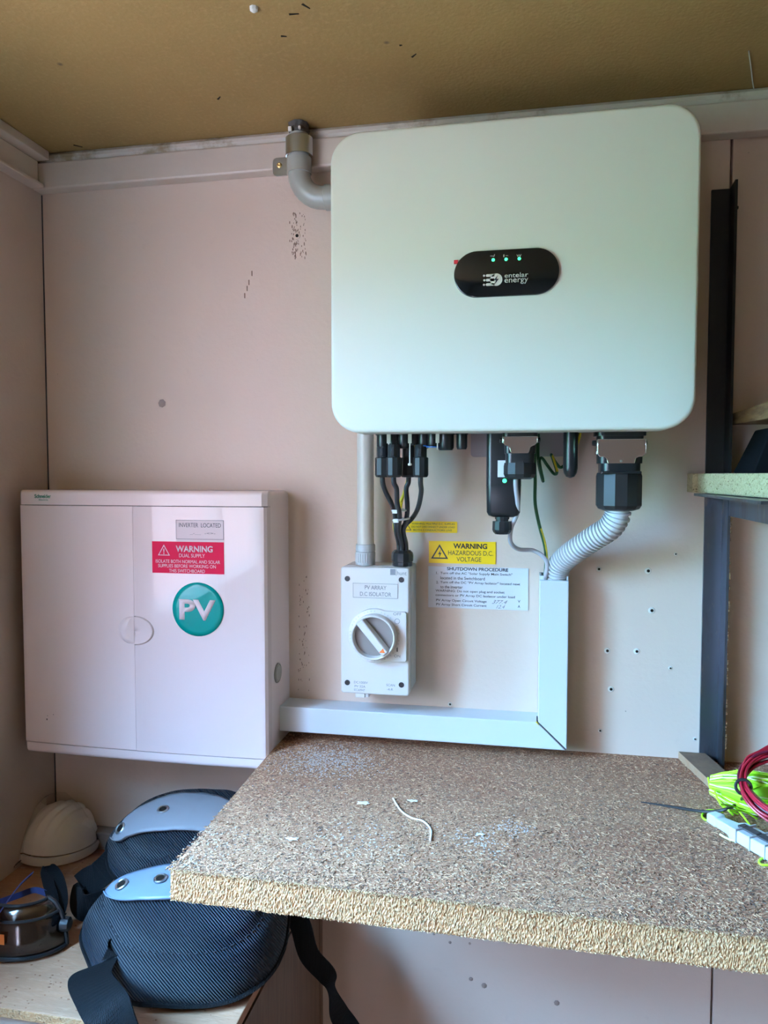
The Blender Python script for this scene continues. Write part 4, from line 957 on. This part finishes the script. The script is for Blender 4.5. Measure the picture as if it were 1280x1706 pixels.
c = at(85, 1588, z=CZ_); b = MB(); b.lathe([(0, .0035), (.002, .003), (.0035, .001)], c+Vector((0, 0, .0003)), (0, 0, 1), 7); tag(b.build('crumb', 'flake', smooth=0), 'pale crumb lying on the cabinet top before the goggles', 'crumb')

# ------------------------------------------------------------ knee pads
def knee_pad(label, c, rx, ry, h, yaw, pitch, cap_spec, capmat, lobes):
    t = thing('knee_pad', label, 'knee pad', tuple(c))
    Mx = Matrix.Translation(c) @ Matrix.Rotation(yaw, 4, 'Z') @ Matrix.Rotation(pitch, 4, 'X')
    def outline(a):
        r_ = 1/((abs(math.cos(a))**2.6+abs(math.sin(a))**2.6)**(1/2.6))
        for a0, w_, amp in lobes:
            d_ = (a-a0+PI) % (2*PI)-PI; r_ *= 1+amp*math.exp(-(d_/w_)**2)
        return r_
    def dome(a, rho, off=0):
        o_ = outline(a); k = rho
        z = h*(1-min(1, k)**2.6)**.62
        if .74 < k < .84: z -= .0028*math.sin((k-.74)/.10*PI)
        r2 = 1.0+off/rx
        if k > .985: r2 *= .985
        wob = .0014*noise.noise(Vector((math.cos(a)*3, math.sin(a)*3, k*4)))
        p = Vector((math.cos(a)*o_*k*rx*r2, math.sin(a)*o_*k*ry*r2, z+off+wob)); p.z = max(p.z, 0)
        return Mx @ p
    b = MB(); nA, nR = 88, 34
    rs = [[dome(2*PI*i/nA, max(.004, 1-((1-j/nR)**1.6))) for i in range(nA)] for j in range(nR+1)]
    rs = [[dome(2*PI*i/nA, max(.004, (j/nR))) for i in range(nA)] for j in range(nR+1)]
    rs.append([Mx @ Vector((math.cos(2*PI*i/nA)*outline(2*PI*i/nA)*rx*.94, math.sin(2*PI*i/nA)*outline(2*PI*i/nA)*ry*.94, -.004)) for i in range(nA)])
    b.rings(rs); b.build('padding', 'fabric', t, smooth=60)
    b = MB(); b.tube([dome(2*PI*i/60, 1.0)+Vector((0, 0, .001)) for i in range(60)], .0028, 6, 2, close=True); b.build('piping', 'web', t)
    # seam stitches
    b = MB()
    for i in range(64):
        a = 2*PI*i/64; p, q = dome(a, .785, .0006), dome(a+.05, .785, .0006); b.cyl(p, q, .0006, 4)
    b.build('seam', 'stitch', t, smooth=0)['kind'] = 'stuff'
    # plastic cap: crescent strip across the crown, bounded by an arc at the bottom
    def xy(x, y, off):
        a = math.atan2(y/ry, x/rx); rho = math.hypot(x/rx, y/ry)/outline(a); return dome(a, min(.97, rho), off)
    x0, x1, ytop, ybot, sag = cap_spec
    def cp(u, v, off=.0035):
        x = x0+(x1-x0)*u; k = 1-(2*u-1)**2; k = max(0, k)**.55
        yl = (ytop+ybot)/2-(ytop-ybot)/2*k+sag*((2*u-1)**2); yh = (ytop+ybot)/2+(ytop-ybot)/2*k+sag*((2*u-1)**2)
        return xy(x, yl+(yh-yl)*v, off)
    b = MB(); b.grid(lambda u, v: cp(.002+u*.996, v), 36, 12); b.build('plastic_cap', capmat, t, solid=.003, smooth=60)
    cap_o = bpy.data.objects[[o for o in bpy.data.objects.keys() if o.startswith('plastic_cap')][-1]]
    b = MB(); ed = [cp(.002+u/30*.996, 0, .0055) for u in range(31)]; b.tube(ed, .0010, 6, 2); b.build('cap_rim', capmat, cap_o)
    return t, cp, dome, cap_o
def eyelet(par, p, n):
    b = MB(); b.lathe([(0, .0078), (.0012, .0076), (.0018, .0064), (.0012, .0050), (-.0002, .0048)], p, n, 18); o = b.build('eyelet', 'zinc', par)
    b = MB(); b.lathe([(0, .0046), (.0010, .0046)], p, n, 14); b.build('eyelet_hole', 'hole', o) if False else b.build('eyelet_hole', 'hole', par)
def normal_at(f, u, v):
    e_ = .02; p = f(u, v); a = f(min(u+e_, .99), v)-p; c_ = f(u, min(v+e_, .99))-p; n = a.cross(c_).normalized(); return n if n.z > -.2 else -n
c1 = Vector((-.382, -.205, CZ_+.0215))
kp1, cpf, dm1, cap1 = knee_pad('lower of two stacked black knee pads with bright blue-grey plastic strip', c1, .110, .112, .074, math.radians(14), math.radians(7), (-.098, .065, .012, -.042, .012), 'cap', ((math.radians(178), .35, .22), (math.radians(-60), .5, .05)))
for u in (.13, .40): 
    p = cpf(u, .5, .0055); n = (cpf(u+.03, .5)-cpf(u-.03, .5)).cross(cpf(u, .65)-cpf(u, .35)).normalized(); n = n if n.z > 0 else -n; eyelet(cap1, p, n)
c2 = Vector((-.432, -.106, CZ_+.072))
kp2, cpf2, dm2, cap2 = knee_pad('upper of two stacked black knee pads with dusty grey strip', c2, .105, .088, .052, math.radians(10), math.radians(12), (-.092, .085, .030, -.040, -.02), 'capgrey', ((math.radians(180), .3, .08),))
for u in (.06, .34, .78):
    p = cpf2(u, .5, .0055); n = (cpf2(min(u+.03, .99), .5)-cpf2(u-.03, .5)).cross(cpf2(u, .65)-cpf2(u, .35)).normalized(); n = n if n.z > 0 else -n; eyelet(cap2, p, n)
# straps (parts of the pads)
b = MB(); b.band([at(236, 1606, z=CZ_+.030), at(200, 1600, z=CZ_+.036), at(172, 1604, z=CZ_+.036), at(150, 1628, z=CZ_+.046), at(166, 1662, y=-.368), at(188, 1698, y=-.384), at(205, 1740, y=-.384), at(215, 1800, y=-.376)],
               [(0, .3, 1), (.2, .6, .8), (.9, .3, .4), (1, .2, .1), (1, .1, .1), (1, .1, .1), (1, .1, 0), (1, 0, 0)], .042, .0018, 8); b.build('strap', 'web', kp1)
b = MB(); b.band([at(455, 1505, y=-.16), at(480, 1515, y=-.15), at(500, 1540, y=-.15), at(515, 1590, y=-.15), at(545, 1625, y=-.15), at(553, 1650, y=-.15), at(566, 1690, y=-.15), at(590, 1730, y=-.15), at(600, 1800, y=-.15)],
               [(0, .2, 1), (.3, .2, 1), (1, .2, .3), (1, .1, .2), (.8, .2, .5), (.5, .9, .1), (.8, .5, .1), (1, .2, .1), (1, 0, 0)], lambda u: .026*(1-.55*math.exp(-((u-.62)/.09)**2)), .0018, 8); b.build('strap', 'web', kp1)
b = MB(); b.band([at(240, 1400, z=CZ_+.085), at(205, 1420, z=CZ_+.07), at(165, 1458, z=CZ_+.05), at(138, 1470, z=CZ_+.04), at(128, 1495, z=CZ_+.027), at(142, 1512, z=CZ_+.025), at(180, 1500, z=CZ_+.03)],
               [(0, .5, 1), (0, .5, 1), (.2, .5, 1), (.4, .6, .8), (.3, .3, 1), (.2, 0, 1), (.2, 0, 1)], .034, .0018, 8); b.build('strap', 'web', kp2)
b = MB(); b.band([at(210, 1370, z=CZ_+.08), at(180, 1430, z=CZ_+.05), at(150, 1470, z=CZ_+.03), at(135, 1488, z=CZ_+.016)], [(.5, .3, .6), (.4, .3, .8), (.4, .2, .8), (.5, 0, .8)], .02, .0016, 8); b.build('strap', 'web', kp2)

# ------------------------------------------------------------ dust mask in clear packet
mc = at(97, 1412, z=CZ_+.004); mc.z = CZ_+.003
dm = thing('dust_mask', 'white ribbed moulded dust mask inside the clear plastic packet', 'mask', tuple(mc))
def mk(u, v, k=1.0, lift=0):
    a = 2*PI*u; rho = v
    x = math.cos(a)*rho*.058*k; y = math.sin(a)*rho*.050*k; z = .050*(1-rho**2.4)**.6*k if rho < 1 else 0
    s = (x*.95-y*.15)
    rib = .0024*math.sin((s-.01)*2*PI/.0150)*max(0, min(1, (s+.022)/.01))*math.sin(PI*min(1, rho))**.6
    n = Vector((x/.058, y/.050, z/.05+.15)).normalized()
    return mc+Vector((x*1.0+.006*(1-rho), y+.01*(1-rho), z+.014+lift))+n*rib
b = MB(); nA = 72
b.rings([[mk(i/nA, max(.01, j/30)) for i in range(nA)] for j in range(31)]); b.build('shell', 'mask', dm, smooth=60)
b = MB(); rs = []
for r_, z in ((.056, .012), (.061, .013), (.062, .008), (.059, 0), (.054, 0), (.054, .010)): rs.append([mc+Vector((math.cos(2*PI*i/48)*r_, math.sin(2*PI*i/48)*r_*.9, z+.0005)) for i in range(48)])
b.rings(rs, close=True); b.build('brim', 'mask', dm, smooth=60)
b = MB()
def pk(u, v):
    x = -.085+.20*u; y = -.066+.125*v
    rr = math.hypot(x/.064, y/.060); z = .080*max(0, 1-rr**1.9)**.8 if rr < 1 else 0
    z += .006*abs(noise.noise(Vector((x*28, y*28, 2))))+.004*abs(noise.noise(Vector((x*70, y*60, 7))))+.0012
    p = mc+Vector((x, y, z+.0)); p.z = max(p.z, CZ_+.002); p.x = max(p.x, XL+.003); p.y = min(p.y, -.025); return p
b.grid(pk, 60, 40)
tag(b.build('plastic_packet', 'film', smooth=60), 'crumpled clear plastic packet wrapped over the white dust mask', 'packet')

# ------------------------------------------------------------ safety goggles
gc = at(22, 1585, z=CZ_); gc.z = CZ_+.001
gg = thing('safety_goggles', 'smoky safety goggles with black elastic strap at lower left corner', 'goggles', tuple(gc))
def gl(u, v, k=1.0):    # wrap lens: lower rim v = 0, upper rim v = 1
    a = math.radians(-165+160*u); r1 = .060*k; lean = .62+.38*math.cos(v*PI*.5)
    x = math.cos(a)*r1*(1.05)*lean; y = math.sin(a)*.044*k*lean; return gc+Vector((-.006+x, .022+y, .004+.052*math.sin(v*PI*.5)*k))
b = MB(); b.grid(lambda u, v: gl(u, v), 30, 12); b.build('lens', 'lens', gg, solid=.0018, smooth=60)
b = MB(); b.tube([gl(k/20, 0, 1.02)+Vector((0, 0, .0002)) for k in range(21)], .0022, 8, 2); b.tube([gl(k/20, .55, 1.02) for k in range(21)], .0018, 8, 2); b.tube([gl(k/20, 1, 1.02) for k in range(21)], .0020, 8, 2)
for u in (0, 1): b.tube([gl(u, k/4, 1.02) for k in range(5)], .0026, 8, 2)
b.build('frame', 'black', gg)
pr = gl(1, .4)
b = MB(); b.lathe([(0, .008), (.004, .009), (.012, .008), (.014, .005)], pr+Vector((-.004, 0, -.008)), (1, .2, 0), 10); b.build('strap_hinge', 'blackm', gg)
b = MB(); b.band([pr, at(95, 1535, z=CZ_+.02), at(104, 1500, z=CZ_+.035), at(98, 1466, z=CZ_+.05), at(85, 1447, z=CZ_+.058), at(77, 1450, z=CZ_+.056), at(80, 1468, z=CZ_+.05), at(88, 1500, z=CZ_+.04), at(86, 1530, z=CZ_+.026)],
               [(.4, .8, .5), (.6, .8, .3), (.8, .5, .2), (.9, .3, .2), (.6, .8, .2), (.7, .6, .3), (.8, .5, .2), (.8, .5, .2), (.8, .4, .3)], .013, .0016, 8); b.build('strap', 'web', gg)
b = MB(); b.band([at(88, 1494, z=CZ_+.04), at(60, 1483, z=CZ_+.045), at(30, 1492, z=CZ_+.045), at(-20, 1510, z=CZ_+.045)], [(0, .3, 1)]*4, .007, .0012, 8); b.build('cord', 'navy', gg)
b = MB(); b.band([at(54, 1455, z=CZ_+.06), at(30, 1478, z=CZ_+.058), at(5, 1512, z=CZ_+.055), at(-20, 1550, z=CZ_+.05)], [(.6, 0, .8)]*4, .007, .0014, 8); b.build('cord', 'navy', gg)
c = gl(.34, .35, 1.02)
b = MB(); p = at(2, 1565, y=gl(.4, .3).y-.004); b.box(p.x-.006, p.x+.004, p.y-.0006, p.y, p.z-.006, p.z+.006); b.build('sticker', 'orange', gg, smooth=0)
